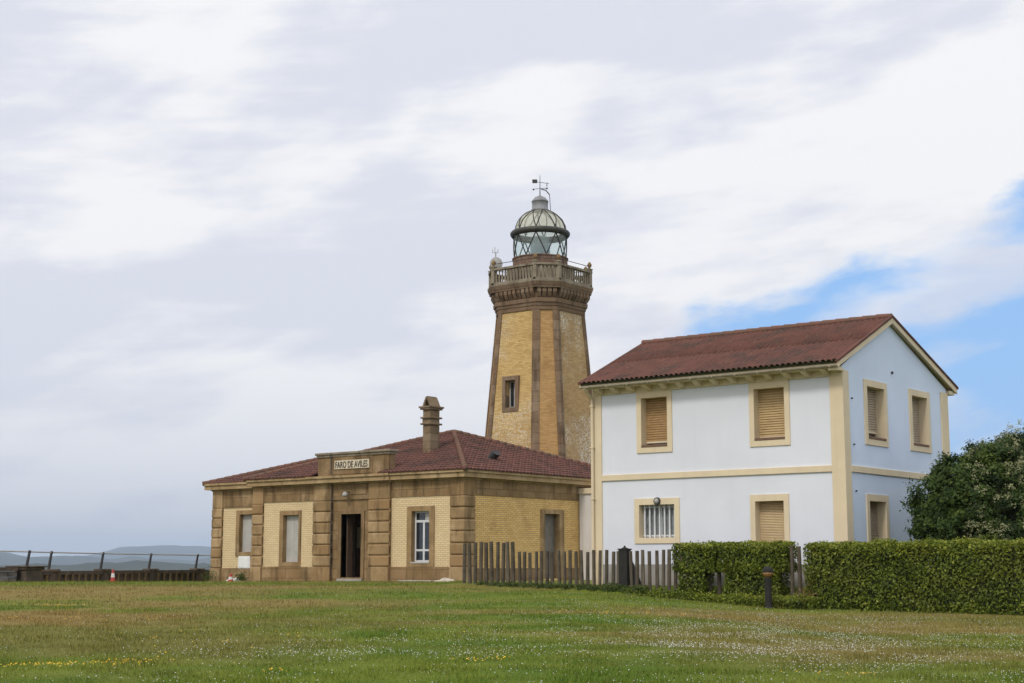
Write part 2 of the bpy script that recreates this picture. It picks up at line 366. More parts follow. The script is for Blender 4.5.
def tile_face(mb, P0, eU, eV, L, vmax, pu=.24, row=.38, amp=.05, lift=.035, seg=6, vmin=None, square=False):
    """a real corrugated, lapped tile surface: u along the eave, v up the slope, clipped by vmax(u)"""
    P0 = Vector(P0); eU = Vector(eU).normalized(); eV = Vector(eV).normalized(); n = eU.cross(eV).normalized()
    if n.z < 0: n = -n
    nc = max(2, int(L/pu*seg)); us = [L*i/nc for i in range(nc+1)]
    vm = [max(0.0, vmax(u)) for u in us]; top = max(vm); nr = int(math.ceil(top/row))
    h = [amp*(abs(math.sin(PI*u/pu))**.8 if not square else .5+.5*math.sin(2*PI*u/pu)) for u in us]
    for j in range(nr):
        a = j*row; b = min((j+1)*row, top)
        ids = []
        for i, u in enumerate(us):
            wob = .006*math.sin(j*12.9898+int(u/pu)*78.233)
            va = min(max(a, vmin(u) if vmin else 0), vm[i]); vb = max(va, min(b+.02, vm[i]))
            ids.append((P0+eU*u+eV*va+n*(h[i]+lift+wob), P0+eU*u+eV*vb+n*(h[i]+wob), P0+eU*u+eV*va+n*(h[i]*.6+wob-.012)))
        o = len(mb.v); vs = [p for t in ids for p in t]; fs = []
        for i in range(nc):
            if vm[i] <= a and vm[i+1] <= a: continue
            if vmin and b <= vmin(us[i])+.01: continue
            fs.append((3*i, 3*i+3, 3*i+4, 3*i+1))
            if not (square and j == 0): fs.append((3*i+2, 3*i+5, 3*i+3, 3*i))
        mb.rnd(); mb.add(vs, fs)
def cap_row(mb, p0, p1, r=.11, step=.36):
    a = Vector(p0); b = Vector(p1); L = (b-a).length; n = max(1, int(L/step)); d = (b-a)/n
    for i in range(n):
        mb.rnd(); q = a+d*i+Vector((0, 0, .0)); mb.tube(q-d*.08, q+d*1.02, r*1.1, r*.88, 10)

# ------------------------------------------------------------------ TERRAIN
FENCE = [(-8, 50.3), (-1.46, 50.0), (.57, 47.3), (2.63, 45.0), (4.28, 43.5), (5.33, 42.7), (7.0, 40.9), (7.81, 40.0), (9.87, 38.3), (12.41, 36.5), (16, 34.6), (30, 27)]
fl, fd = np.array(FENCE).T
def lawn_z(lat, d):
    lat = np.asarray(lat, float); d = np.asarray(d, float)
    z = np.interp(d, [-40, 0, 17.6, 30, 48, 60, 66, 90], [-1.4, -1.0, -.79, -.50, -.09, -.07, -.14, -.75])
    z = z-.27*sstep(1.5, 8, lat)*sstep(15, 34, d)
    return z
def ground(lat, d):
    lat = np.asarray(lat, float); d = np.asarray(d, float)
    z = lawn_z(lat, d)
    df = np.interp(lat, fl, fd)
    sh_ = 1.2*sstep(3.2, 4.6, lat); t = sstep(-.75, -.05, d-df-sh_)*sstep(-3.0, -1.6, lat)
    zt = np.where(d > 58, z*0-.08, 0.0)
    z = z*(1-t)+zt*t
    # cliff beyond the balustrade
    cl = sstep(84, 96, d+np.where(lat > -8, (lat+8)*-1.2, 0))
    edge = np.clip(np.maximum(sstep(100, 125, d), sstep(84, 98, d)*sstep(-8, -16, lat)), 0, 1)
    edge = np.maximum(edge, sstep(-40, -60, lat)); edge = np.maximum(edge, sstep(240, 270, lat)); edge = np.maximum(edge, sstep(-120, -150, d))
    return z*(1-edge)-42.0*edge
def gz(lat, d): return float(ground(lat, d))
def GW(lat, d, dz=0): return W(lat, d, gz(lat, d)+dz)
def axis_pts(segs):
    out = []
    for a, b, st in segs: out += list(np.arange(a, b, st))
    return np.array(out+[segs[-1][1]])
la = axis_pts([(-75, -26, 3.5), (-26, 22, .4), (22, 60, 3), (60, 280, 20)])
da = axis_pts([(-160, -10, 15), (-10, 14, 1.5), (14, 52, .3), (52, 100, 1.0), (100, 140, 5)])
LA, DA = np.meshgrid(la, da); Z = ground(LA, DA)
Z = Z+.012*np.sin(LA*2.3+np.sin(DA*1.7)*2)*np.cos(DA*2.9+LA)
V = np.stack([Rt[0]*LA+Fw[0]*DA, Rt[1]*LA+Fw[1]*DA, Z], -1).reshape(-1, 3)
nx, ny = len(la), len(da)
idx = np.arange(nx*ny).reshape(ny, nx)
Fq = np.stack([idx[:-1, :-1], idx[:-1, 1:], idx[1:, 1:], idx[1:, :-1]], -1).reshape(-1, 4)
me = bpy.data.meshes.new('lawn'); me.from_pydata(V.tolist(), [], Fq.tolist()); me.update()
me.polygons.foreach_set('use_smooth', np.ones(len(me.polygons), bool)); me.materials.append(MT['lawn'])
lawn = bpy.data.objects.new('lawn', me); C.objects.link(lawn); tag(lawn, kind='structure')

# grass blades
def scatter(n, d0, d1, p=1.0, latk=.46):
    d = d0+(d1-d0)*rng.random(n)**p
    lat = (rng.random(n)*2-1)*(d*latk+1.5)
    return lat, d
bl = []; br = []
for n, d0, d1, w, h in ((220000, 14, 24, .008, .060), (190000, 24, 36, .011, .062), (125000, 36, 62, .017, .07)):
    lat, d = scatter(n, d0, d1)
    df = np.interp(lat, fl, fd)
    keep = ((d < df-.55+.55*sstep(7.4, 8.2, lat)) | (lat < -1.7)); lat, d = lat[keep], d[keep]
    wx = Rt[0]*lat+Fw[0]*d; wy = Rt[1]*lat+Fw[1]*d
    keep = ~((wx > -57) & (wy > 46.9)); lat, d, wx, wy = lat[keep], d[keep], wx[keep], wy[keep]
    z = ground(lat, d); n = len(d)
    clump = np.array([.55+.9*max(0, mnoise.noise((a*1.1, b*1.1, 0))+.35) for a, b in zip(wx, wy)])
    a = rng.random(n)*2*PI; hh = h*(.4+.8*rng.random(n))*clump
    base = np.stack([wx, wy, z-.01], 1); t = np.stack([np.cos(a), np.sin(a), 0*a], 1)*w*.5
    tip = base+np.stack([np.cos(a+1.3)*hh*.5, np.sin(a+1.3)*hh*.5, hh], 1)+rng.normal(0, .012, (n, 3))
    bl.append(np.stack([base-t, base+t, tip], 1).reshape(-1, 3)); br.append(rng.random(n))
g = np_mesh('grass', np.concatenate(bl), 3, MT['blade'], np.concatenate(br)); tag(g, 'short green and straw-brown grass of the sloping lawn', 'grass', kind='stuff')
# flowers in drifts: (lat, d, spread lat, spread d, count)
def flowers(name, mat, drifts, r, label, mult=1):
    ps = []
    for l, d, sl, sd, n in drifts:
        n = int(n*mult)
        ps.append(np.stack([l+rng.normal(0, sl, n), d+rng.normal(0, sd, n)], 1))
    p = np.concatenate(ps); lat, d = p.T
    keep = (d > 13) & (d < np.interp(lat, fl, fd)-.7) & (np.abs(lat) < d*.42+2); lat, d = lat[keep], d[keep]
    keep = np.array([mnoise.noise((a*.9, b*.9, 4.)) > -.12 for a, b in zip(lat, d)]); lat, d = lat[keep], d[keep]
    n = len(d)
    z = ground(lat, d)+.03+.03*rng.random(n)
    c = np.stack([Rt[0]*lat+Fw[0]*d, Rt[1]*lat+Fw[1]*d, z], 1)
    tilt = rng.normal(0, .35, (n, 2)); nrm = np.stack([tilt[:, 0]+.30*-Fw[0], tilt[:, 1]-.30*Fw[1], np.ones(n)], 1); nrm /= np.linalg.norm(nrm, axis=1)[:, None]
    t = np.cross(nrm, [0, 1, 0.1]); t /= np.linalg.norm(t, axis=1)[:, None]; b = np.cross(nrm, t)
    rr = (r*(.65+.6*rng.random(n)))[:, None]
    vs = np.stack([c+(t*math.cos(k*PI/3)+b*math.sin(k*PI/3))*rr for k in range(6)], 1).reshape(-1, 3)
    o = np_mesh(name, vs, 6, mat, rng.random(n)); tag(o, label, 'flowers', kind='stuff')
flowers('daisies', MT['petal_white'], [(3.4, 23.4, 1.6, .9, 750), (2.2, 22.6, 1.2, .6, 350), (6, 27, 2.4, 2.0, 1300), (3.5, 27.5, 2.2, 2.2, 1100), (5, 21, 1.6, 1.6, 700), (5, 31, 3.5, 2.5, 1000),
        (-2.4, 22, 1.3, .5, 300), (-2.6, 24.5, 1.2, .5, 260), (1, 24, 5, 4, 900), (-4, 22, 3, 3, 450), (0, 34, 8, 6, 900), (-6, 40, 5, 6, 350), (8, 34, 2, 1.2, 500), (4, 37, 3, 1.5, 350), (0, 18, 4, 1.2, 350)], .0075,
        'small white daisies scattered in drifts over the lawn', 2.3)
flowers('dandelions', MT['petal_yellow'], [(-6.3, 20.3, .45, .25, 130), (-3.1, 19.4, .12, .12, 26), (-.2, 20.9, .3, .2, 36), (-5.2, 20.6, .3, .2, 30), (-4, 25, 1.5, 2, 60), (-9.5, 30, 1.5, .4, 60), (2.5, 33, 1.2, .5, 60), (4.2, 19, .5, .2, 20), (-11, 35.5, .6, .25, 70)], .0115,
        'small yellow flowers in patches near the front of the lawn', 1.8)

# sea and distant coast
mb = MB(); mb.lathe((0, 0, 0), [(40, -39.2), (3000, -39.1), (16800, -39)], 64, False)
seam, nt, b = new_mat('sea_water'); b.inputs['Base Color'].default_value = (.03, .07, .10, 1); b.inputs['Roughness'].default_value = .25
bump(nt, b, nz(nt, .2, 4), .3, .5)
tag(mb.build('sea', seam, smooth=True), kind='structure')
hm = mat_plain('wooded_hillside', (.022, .034, .022), (.04, .05, .03), .004, .95)
def ridge(name, dist, az0, az1, prof, depth, seed, rough):
    n = 160; rows = [(-.5, 0), (-.3, .35), (-.12, .8), (0, 1), (.2, .85), (.5, 0)]; vs = []; fs = []
    for j, (dd, hf) in enumerate(rows):
        for i in range(n+1):
            a = az0+(az1-az0)*i/n; h = np.interp(a, *prof)+39
            h += rough*(mnoise.fractal((a*1.1+seed, j*.7, seed), 1.0, 2.0, 5))*(1 if hf > .5 else .4)
            r = dist+dd*depth; t = rad(a)
            lat = math.sin(t)*r; d = math.cos(t)*r
            x, y, _ = W(lat, d); vs.append((x, y, -39.6+max(0, h)*hf))
    for j in range(len(rows)-1):
        for i in range(n): fs.append((j*(n+1)+i, j*(n+1)+i+1, (j+1)*(n+1)+i+1, (j+1)*(n+1)+i))
    mb = MB(); mb.add(vs, fs); tag(mb.build(name, hm, smooth=True), kind='structure')
ridge('near_coast', 3300, -48, 8, ([-48, -19, -17.5, -16.4, -15.3, -14.6, -13.4, -12.6, -11.2, 8], [-2, -1, 1, 2, 7, 5, 8, 4, 1, 2]), 900, 3, 6)
ridge('middle_hills', 9000, -48, 14, ([-48, -22, -19.5, -18, -16, -14.5, -12, 14], [60, 92, 78, 52, 45, 38, 28, 30]), 2500, 8, 16)
ridge('far_hills', 14500, -48, 14, ([-48, -17.5, -15.6, -14.6, -13, -11, -8, 14], [60, 60, 90, 160, 175, 160, 150, 60]), 3000, 5, 22)

# ------------------------------------------------------------------ KEEPER'S HOUSE
YF, XS = 47.31, -39.85; XW = -56.4; XL = -52.62; YB = 61.0; YWG = 48.1
kh = thing('keeper_house', 'low brown sandstone and brick house with red hipped tile roof in front of the tower', 'house', (-46.2, 47.3, 0))
pf, ps, pw, pp = PL('Y', YF), PL('X', XS), PL('Y', YWG), PL('Y', YF-.07)
w1, dr, w2 = (-50.58, -49.57, .72, 2.84), (-46.81, -45.59, .05, 2.81), (-42.69, -41.68, .72, 2.85)
ww, sd = (-54.45, -53.25, 1.2, 2.97), (52.84, 53.95, 0.0, 2.84)
for ua, ub, hw1 in ((XL, -48.5, w1), (-43.9, XS, w2)): mb = MB(); wallgrid(mb, pf.pt, [ua, ub], [-.4, 4.3], [hw1]); mb.build('wall', MT['cream_brick'], kh)
mb = MB(); wallgrid(mb, pw.pt, [XW, XL+.05], [-.4, 4.3], [ww]); mb.build('wall', MT['cream_brick'], kh)
mb = MB(); wallgrid(mb, ps.pt, [YF, YB], [-.4, 4.3], [sd]); o = mb.build('wall', MT['gold_brick'], kh); o['label'] = 'bare golden brick side wall'
mb = MB(); mb.poly([(XL, YF, -.4), (XL, YF, 4.3), (XL, YWG, 4.3), (XL, YWG, -.4)]); mb.build('wall', MT['gold_brick'], kh)
mb = MB(); mb.poly([(XW, YWG, -.4), (XW, YWG, 4.3), (XW, YB, 4.3), (XW, YB, -.4)]); mb.poly([(XW, YB, -.4), (XW, YB, 4.3), (XS, YB, 4.3), (XS, YB, -.4)])
mb.build('wall', MT['gold_brick'], kh)
mb = MB(); wallgrid(mb, pp.pt, [-48.5, -43.9], [-.4, 4.3], [dr], .3)
mb.poly([(-43.9, YF-.07, -.4), (-43.9, YF+.02, -.4), (-43.9, YF+.02, 4.3), (-43.9, YF-.07, 4.3)])
mb.build('portal', MT['stone_wall'], kh)
mb = MB()                                                        # dim hall behind the open door
mb.poly([(-48, YF+4, 0), (-44, YF+4, 0), (-44, YF+4, 3.6), (-48, YF+4, 3.6)]); mb.poly([(-48, YF+.3, 0), (-48, YF+4, 0), (-48, YF+4, 3.6), (-48, YF+.3, 3.6)])
mb.poly([(-44, YF+.3, 0), (-44, YF+4, 0), (-44, YF+4, 3.6), (-44, YF+.3, 3.6)]); mb.poly([(-48, YF+.24, .04), (-44, YF+.24, .04), (-44, YF+4, .04), (-48, YF+4, .04)])
mb.poly([(-48, YF+.24, 3.6), (-44, YF+.24, 3.6), (-44, YF+4, 3.6), (-48, YF+4, 3.6)])
for u0, u1 in ((-48, -46.85), (-45.55, -44)): mb.poly([(u0, YF+.31, 0), (u1, YF+.31, 0), (u1, YF+.31, 3.6), (u0, YF+.31, 3.6)])
mb.build('hall', MT['dark_in'], kh)
# plinth and frieze, one piece per stretch of wall
for pl, u0, u1, z1, dd in ((pf, -51.93, -50.84, .52, .05), (pf, -49.42, -48.54, .52, .05), (pf, -43.88, -42.96, .52, .05), (pf, -41.5, -40.51, .52, .05), (pf, -50.84, -49.42, .50, .048), (pf, -42.96, -41.5, .50, .048),
        (pw, -55.67, XL, .44, .05), (ps, YF+.66, 52.6, .46, .05), (ps, 54.3, YB, .46, .05)):
    mb = MB(); mb.rnd(); pl.box(mb, u0, u1, -.4, z1, -.02, dd, .012); mb.build('plinth', MT['stone_wall'], kh)
for pl, u0, u1, z0 in ((pf, XL+.02, -48.54, 3.45), (pf, -43.88, XS-.02, 3.47), (pw, XW+.02, XL, 3.30), (ps, YF, YB, 3.49)):
    mb = MB(); pl.box(mb, u0, u1, z0, 4.2, -.02, .035); mb.build('frieze', MT['stone_wall'], kh)
mb = MB()
def cornice(mb, fn_box):
    for z0, z1, d in ((4.13, 4.20, .09), (4.20, 4.40, .33), (4.40, 4.50, .40)): fn_box(z0, z1, d)
cornice(mb, lambda z0, z1, d: mb.box(XL-d*.6, XS+d, YF-d, YB+d, z0, z1))
cornice(mb, lambda z0, z1, d: mb.box(XW-d, XL+.1, YWG-d, YB+d-.01, z0-.012, z1-.012))
cornice(mb, lambda z0, z1, d: mb.box(-48.62-d*.3, -43.8+d*.3, YF-d-.09, YF+.2, z0-.004, z1-.004))
mb.build('cornice', MT['stone_light'], kh)
# rusticated pilasters
def pilaster(pl, u0, u1, z0=.52, z1=3.46, n=6, out=.13, wrap=None, cap=True, base=-.4):
    mb = MB(); h = (z1-z0)/n
    def bx(z0, z1, o, bv):
        if wrap: mb.cbox(u0, wrap[0]+o, pl.c-o, wrap[1], z0, z1, b=bv)
        else: pl.box(mb, u0, u1, z0, z1, -.05, o, bv)
    for i in range(n):
        mb.rnd(); bx(z0+i*h+.012, z0+(i+1)*h-.012, out, .06)
    mb.rnd(); bx(z0, z1, out-.07, .005)
    mb.rnd(); bx(base, z0-.005, out+.02, .02)
    if cap: mb.rnd(); bx(z1+.005, 4.158, out-.045, .015)
    return mb
pilaster(pf, -52.64, -51.93, z1=3.38).build('pilaster', MT['stone'], kh)
pilaster(pp, -48.54, -47.38, z1=3.42).build('pilaster', MT['stone'], kh)
pilaster(pp, -45.12, -43.88, z1=3.42).build('pilaster', MT['stone'], kh)
pilaster(pf, -40.51, 0, wrap=(XS, YF+.66)).build('pilaster', MT['stone'], kh)
pilaster(pw, XW, -55.67, z0=.44, z1=3.3).build('pilaster', MT['stone'], kh)
# portal mouldings
mb = MB(); pp.box(mb, -47.36, -45.14, 3.44, 3.62, -.02, .06); pp.box(mb, -46.9, -45.3, 3.66, 4.1, -.02, .03); mb.build('portal_band', MT['stone_dark'], kh)
mb = MB(); pp.box(mb, -48.34, -43.98, 4.40, 5.42, -.36, .02); pp.box(mb, -47.35, -44.95, 4.56, 5.36, -.1, .05, .02)
par = mb.build('parapet', MT['stone_dark'], kh)
mb = MB(); pp.box(mb, -48.40, -43.92, 5.35, 5.45, -.42, .08, .02); pp.box(mb, -48.46, -43.85, 5.45, 5.56, -.46, .14, .03); mb.build('coping', MT['grey_stone'], par)
mb = MB(); mb.tube((-47.33, YF-.22, .1), (-47.33, YF-.22, 4.15), .02, None, 6); mb.tube((-47.33, YF-.26, 4.6), (-47.33, YF-.26, 5.4), .02, None, 6); mb.build('cable', MT['iron'], kh)
# door
fr = surround(pp, -46.98, -45.40, .0, 2.95, -46.81, -45.59, .05, 2.81, .05, .3, False).build('door', MT['stone_dark'], kh)
mb = MB(); pp.box(mb, -46.95, -45.45, -.12, .0, -.3, .14, .01); mb.build('threshold', MT['asphalt_grey'], fr)
mb = MB(); mb.box(-46.80, -46.74, YF+.24, YF+.55, .06, 2.6); mb.build('door_leaf', MT['wood_door'], fr)
mb = MB(); mb.box(-47.98, -47.02, YF+2.0, YF+2.05, .06, 1.35)
mb.box(-47.98, -47.9, YF+2.0, YF+2.05, 1.35, 2.3); mb.box(-47.5, -47.02, YF+2.0, YF+2.05, 1.35, 2.3); mb.box(-47.98, -47.02, YF+2.0, YF+2.05, 2.3, 2.9)
mb.build('door_leaf', MT['wood_door'], fr)
mb = MB(); mb.poly([(-47.9, YF+2.02, 1.35), (-47.5, YF+2.02, 1.35), (-47.5, YF+2.02, 2.3), (-47.9, YF+2.02, 2.3)]); mb.build('pane', m_glass('hall_door_pane', (.55, .47, .30), .4), fr)
# windows
def stone_window(pl, op, marg, fill, bottom=.2, mr=None):
    u0, u1, z0, z1 = op
    f = surround(pl, u0-marg, u1+(mr or marg), z0-bottom, z1+.2, u0, u1, z0, z1, .055, .26).build('window', MT['stone'], kh)
    if fill == 'board':
        mb = MB(); um = (u0+u1)/2
        pl.box(mb, u0+.002, um-.004, z0+.002, z1-.002, -.22, -.18); pl.box(mb, um+.004, u1-.002, z0+.002, z1-.002, -.22, -.182)
        pl.box(mb, u0+.04, u1-.04, z0+.5, z0+.53, -.182, -.174)
        mb.build('shutter', MT['board_pale'], f)
    else:
        mb = MB(); d0, d1 = -.24, -.18; t = .07; um = (u0+u1)/2; zt = z1-.42
        for a in ((u0, u0+t, z0, z1), (u1-t, u1, z0, z1), (u0+t, u1-t, z0, z0+t), (u0+t, u1-t, z1-t, z1), (u0+t, u1-t, zt-.05, zt+.05), (um-.05, um+.05, z0+t, zt-.05), (u0+t, um-.05, z0+.45, z0+.53), (um+.05, u1-t, z0+.45, z0+.53)):
            pl.box(mb, *a, d0, d1)
        mb.build('frame', MT['pvc'], f)
        mb = MB(); pl.box(mb, u0+.01, u1-.01, z0+.01, z1-.01, -.22, -.205); mb.build('pane', MT['glass_dark'], f)
        mb = MB(); pl.box(mb, um+.06, u1-t-.002, zt+.06, z1-t-.01, -.204, -.198); mb.build('blind', MT['board_pale'], f)
        mb = MB(); pl.box(mb, u0-.02, u1+.02, z0-.06, z0-.002, -.18, .08); mb.build('sill', MT['board_pale'], f)
stone_window(pf, w1, .24, 'board', mr=.14); stone_window(pf, w2, .26, 'glass'); stone_window(pw, ww, .24, 'board')
mb = surround(ps, 52.58, 54.29, 0, 3.03, 52.84, 53.95, .0, 2.84, .05, .34, False); f = mb.build('door', MT['stone'], kh)
mb = MB(); ps.box(mb, 52.842, 53.948, .0, 2.838, -.33, -.27); mb.build('door_leaf', mat_plain('grey_door_paint', (.20, .18, .16), None, 3, .6), f)
# roof
EV = .05; ze = 4.50; pk = Vector((-46.1, 54.0, 6.84))
x0, x1, y0, y1 = XL-.28, XS+.44, YF-.44, YB+.44
rf = MB()
def hip_face(c0, c1, apex, vmin=None):
    c0 = Vector(c0); c1 = Vector(c1); L = (c1-c0).length; eU = (c1-c0)/L
    ua = (apex-c0).dot(eU); foot = c0+eU*ua; sl = (apex-foot); H = sl.length
    tile_face(rf, c0, eU, sl, L, lambda u: H*min(u/ua, (L-u)/(L-ua)), vmin=vmin)
a, b_, c_, d_ = (x0, y0, ze), (x1, y0, ze), (x1, y1, ze), (x0, y1, ze)
hip_face(a, b_, pk, lambda u: .80 if -48.38 < x0+u < -44.35 else 0); hip_face(b_, c_, pk); hip_face(c_, d_, pk); hip_face(d_, a, pk)
# wing roof: lean hip running into the main slope
wx0, wy0 = XW-.38, YWG-.38; k = .305
# front slope of wing
tile_face(rf, (wx0, wy0, ze-.03), (1, 0, 0), (0, 1, k), 7.2, lambda u: min(u, 6.8)*math.sqrt(1+k*k) if u < 6.8 else 6.8)
tile_face(rf, (wx0, YB+.3, ze-.03), (0, -1, 0), (1, 0, k), YB+.3-wy0, lambda u: min(6.0, (YB+.3-wy0-u))*math.sqrt(1+k*k))
roof = rf.build('roof', MT['tile'], kh)
mb = MB()
for q in (a, b_, c_, d_): mb = MB(); cap_row(mb, Vector(q)+Vector((0, 0, .05)), pk+Vector((0, 0, .07))); mb.build('hip_tiles', MT['ridge'], roof, smooth=True)
mb = MB(); cap_row(mb, (wx0, wy0, ze), (wx0+4.3, wy0+4.3, ze+4.3*k+.05)); mb.build('hip_tiles', MT['ridge'], roof, smooth=True)
mb = MB(); mb.box(x0+.06, x1-.06, YF+.3, y1-.06, ze-.02, ze+.015); mb.box(x0+.06, -48.36, y0+.06, YF+.3, ze-.02, ze+.015); mb.box(-44.3, x1-.06, y0+.06, YF+.3, ze-.02, ze+.015); mb.box(wx0+.06, XL, wy0+.06, y1-.07, ze-.035, ze-.006); mb.build('eaves_board', MT['stone_dark'], roof)
# roof vents
mb = MB()
for yy in (50.95, 51.32): mb.tube((-41.55, yy, 5.15), (-41.2, yy+(.1 if yy < 51.1 else -.1), 5.5), .10, .15, 10)
mb.build('roof_vent', MT['iron'], kh)
# chimney
mb = MB(); cx0, cx1, cy0, cy1 = -44.62, -44.18, 50.1, 50.74
for i in range(6): mb.rnd(); mb.cbox(cx0, cx1, cy0, cy1, 5.4+i*.355, 5.4+(i+1)*.355-.008, b=.012)
MT['chimney_stone'] = mat_stone('stained_chimney_stone', (.15, .105, .065), (.20, .145, .09), (.27, .21, .14)); ch = mb.build('chimney', MT['chimney_stone'], kh)
mb = MB()
for z0, z1, o in ((6.85, 6.93, .09), (7.13, 7.21, .09), (7.53, 7.61, .10), (7.61, 7.69, .15)): mb.cbox(cx0-o, cx1+o, cy0-o, cy1+o, z0, z1, b=.015)
mb.box(cx0-.12, cx0-.03, cy0+.1, cy0+.3, 6.93, 7.13); mb.build('collar', MT['chimney_stone'], ch)
mb = MB()                                                        # two slabs leaning together over the flue
xm = (cx0+cx1)/2; 
mb.hexa([(cx0-.05, cy0, 7.69), (cx0+.06, cy0, 7.69), (cx0+.06, cy1, 7.69), (cx0-.05, cy1, 7.69), (xm-.07, cy0, 8.12), (xm+.03, cy0, 8.15), (xm+.03, cy1, 8.15), (xm-.07, cy1, 8.12)])
mb.hexa([(cx1-.06, cy0, 7.69), (cx1+.05, cy0, 7.69), (cx1+.05, cy1, 7.69), (cx1-.06, cy1, 7.69), (xm-.03, cy0+.004, 8.12), (xm+.07, cy0+.004, 8.12), (xm+.07, cy1-.004, 8.12), (xm-.03, cy1-.004, 8.12)])
mb.build('cowl', MT['chimney_stone'], ch)

# things on the house
sg = thing('name_sign', 'cream tile name sign on the parapet above the open doorway', 'sign', (-46.18, YF-.14, 4.99))
mb = MB(); yb = YF-.135
for i in range(8):
    mb.rnd(); mb.box(-47.23+i*.264, -47.23+(i+1)*.264-.004, yb-.03, yb+.02, 4.80, 5.18)
mb.build('panel', MT['sign_white'], sg)
cu = bpy.data.curves.new('lettering', 'FONT'); cu.body = 'FARO DE AVILES'; cu.align_x = 'CENTER'; cu.size = .40; cu.extrude = .004; cu.offset = .004; cu.space_character = 1.0
to = bpy.data.objects.new('lettering_tmp', cu); C.objects.link(to); bpy.context.view_layer.update()
me = bpy.data.meshes.new_from_object(to.evaluated_get(bpy.context.evaluated_depsgraph_get())); bpy.data.objects.remove(to)
xs = [v.co.x for v in me.vertices]; kx = 1.96/(max(xs)-min(xs)); xm = (max(xs)+min(xs))/2
for v in me.vertices: v.co = ((v.co.x-xm)*kx, -.035-v.co.z, (v.co.y-.14))
me.materials.clear(); me.materials.append(MT['ink']); lt = bpy.data.objects.new('lettering', me); C.objects.link(lt); lt.parent = sg
for p in me.polygons: p.material_index = 0
wl = thing('wall_lamp', 'small grey wall lamp on an arm above the open doorway', 'lamp', (-46.33, YF-.1, 3.65))
mb = MB(); mb.tube((-46.33, YF-.1, 3.78), (-46.33, YF-.35, 3.74), .025, None, 6); mb.build('arm', MT['iron'], wl)
mb = MB(); mb.lathe((-46.33, YF-.37, 3.66), [(.12, -.10), (.14, -.02), (.10, .08), (.03, .12)], 12); mb.build('lamp_shade', MT['steel'], wl, True)
bx = thing('meter_box', 'white meter box low on the wall under the leftmost window', 'box', (-54.0, YWG, .7))
mb = MB(); pw.box(mb, -54.44, -53.62, .43, 1.0, -.01, .07, .01); mb.build('casing', MT['meter_white'], bx)
mb = MB(); pw.box(mb, -54.38, -53.68, .48, .95, .07, .082, .004); mb.build('door', MT['meter_white'], bx)

# annex between the two houses
an = thing('annex', 'small pale rendered annex with cream coping between the brick house and the white house', 'annex', (-38.9, 55.5, 0))
mb = MB(); mb.box(XS+.06, -38.0, 55.45, 59.5, -.3, 3.8); mb.build('wall', mat_plain('warm_white_render', (.66, .62, .60), (.60, .56, .53), 1.1, .9, streak=((.4, .33, .27), .3)), an)
mb = MB(); mb.box(XS+.06, -37.9, 55.37, 59.6, 3.8, 4.05); mb.build('coping', MT['cream'], an)

# ------------------------------------------------------------------ LIGHTHOUSE
TX, TY = W(1.46, 75.5)[:2]
lh = thing('lighthouse', 'tall tapered octagonal yellow brick lighthouse with glazed lantern and stone gallery', 'lighthouse', (TX, TY, 0))
def hw(z): t = (13.45-z)/7.2; return 1.885+.57*t, .72+.24*t     # half width, chamfer
def octo(a, c): return [(-a+c, -a), (a-c, -a), (a, -a+c), (a, a-c), (a-c, a), (-a+c, a), (-a, a-c), (-a, -a+c)]
def ring(a, c, z): return [(TX+x, TY+y, z) for x, y in octo(a, c)]
ZT = 13.25
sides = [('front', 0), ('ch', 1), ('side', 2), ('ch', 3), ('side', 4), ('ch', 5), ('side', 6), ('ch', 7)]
lo = ring(*hw(-.3), -.3); hi = ring(*hw(ZT), ZT)
def fmap(i):
    P = [Vector(lo[i]), Vector(lo[(i+1) % 8]), Vector(hi[i]), Vector(hi[(i+1) % 8])]
    n = (P[1]-P[0]).cross(P[2]-P[0]).normalized()
    def fn(u, z, d):
        t = (z+.3)/(ZT+.3); a = P[0].lerp(P[1], u).lerp(P[2].lerp(P[3], u), t)
        return tuple(a+n*d)
    return fn
# window on the front face: find u range at its height
fn0 = fmap(0); wz0, wz1 = 8.36, 9.72
def uat(px, z): a = fn0(0, z, 0)[0]; b = fn0(1, z, 0)[0]; return (px-a)/(b-a)
WXA, WXB = TX-.46, TX+.16
wu0, wu1 = uat(WXA, 9), uat(WXB, 9)
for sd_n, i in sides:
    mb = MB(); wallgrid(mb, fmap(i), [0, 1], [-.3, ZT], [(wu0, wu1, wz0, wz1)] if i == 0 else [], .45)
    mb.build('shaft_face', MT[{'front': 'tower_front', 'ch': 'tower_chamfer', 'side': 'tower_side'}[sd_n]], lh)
for i in range(8):                                               # stone strips up the eight arrises
    mb = MB(); fa = fmap(i-1 if i else 7); fb = fmap(i); n = 26
    for k in range(n):
        z0 = -.3+(ZT+.3)*k/n; z1 = -.3+(ZT+.3)*(k+1)/n-.012; mb.rnd()
        la_, lb_ = (Vector(fa(0, z0, 0))-Vector(fa(1, z0, 0))).length, (Vector(fb(0, z0, 0))-Vector(fb(1, z0, 0))).length
        ua = 1-.20/la_; ub = .20/lb_
        def sec(z): 
            A = Vector(fa(ua, z, .05)); Bp = (Vector(fa(1, z, .05))+Vector(fb(0, z, .05)))/2; D = Vector(fb(ub, z, .05))
            o = Vector((TX, TY, z)); return [A, Bp+(Bp-o).normalized()*.02, D, Vector(fb(ub, z, -.05)), Vector(fa(ua, z, -.05))]
        mb.prism(sec(z0), sec(z1))
    mb.build('corner_strip', MT['tower_stone'], lh)
mb = MB(); yfr = fn0(.5, 9.05, 0)[1]-.10; xa, xb = WXA, WXB
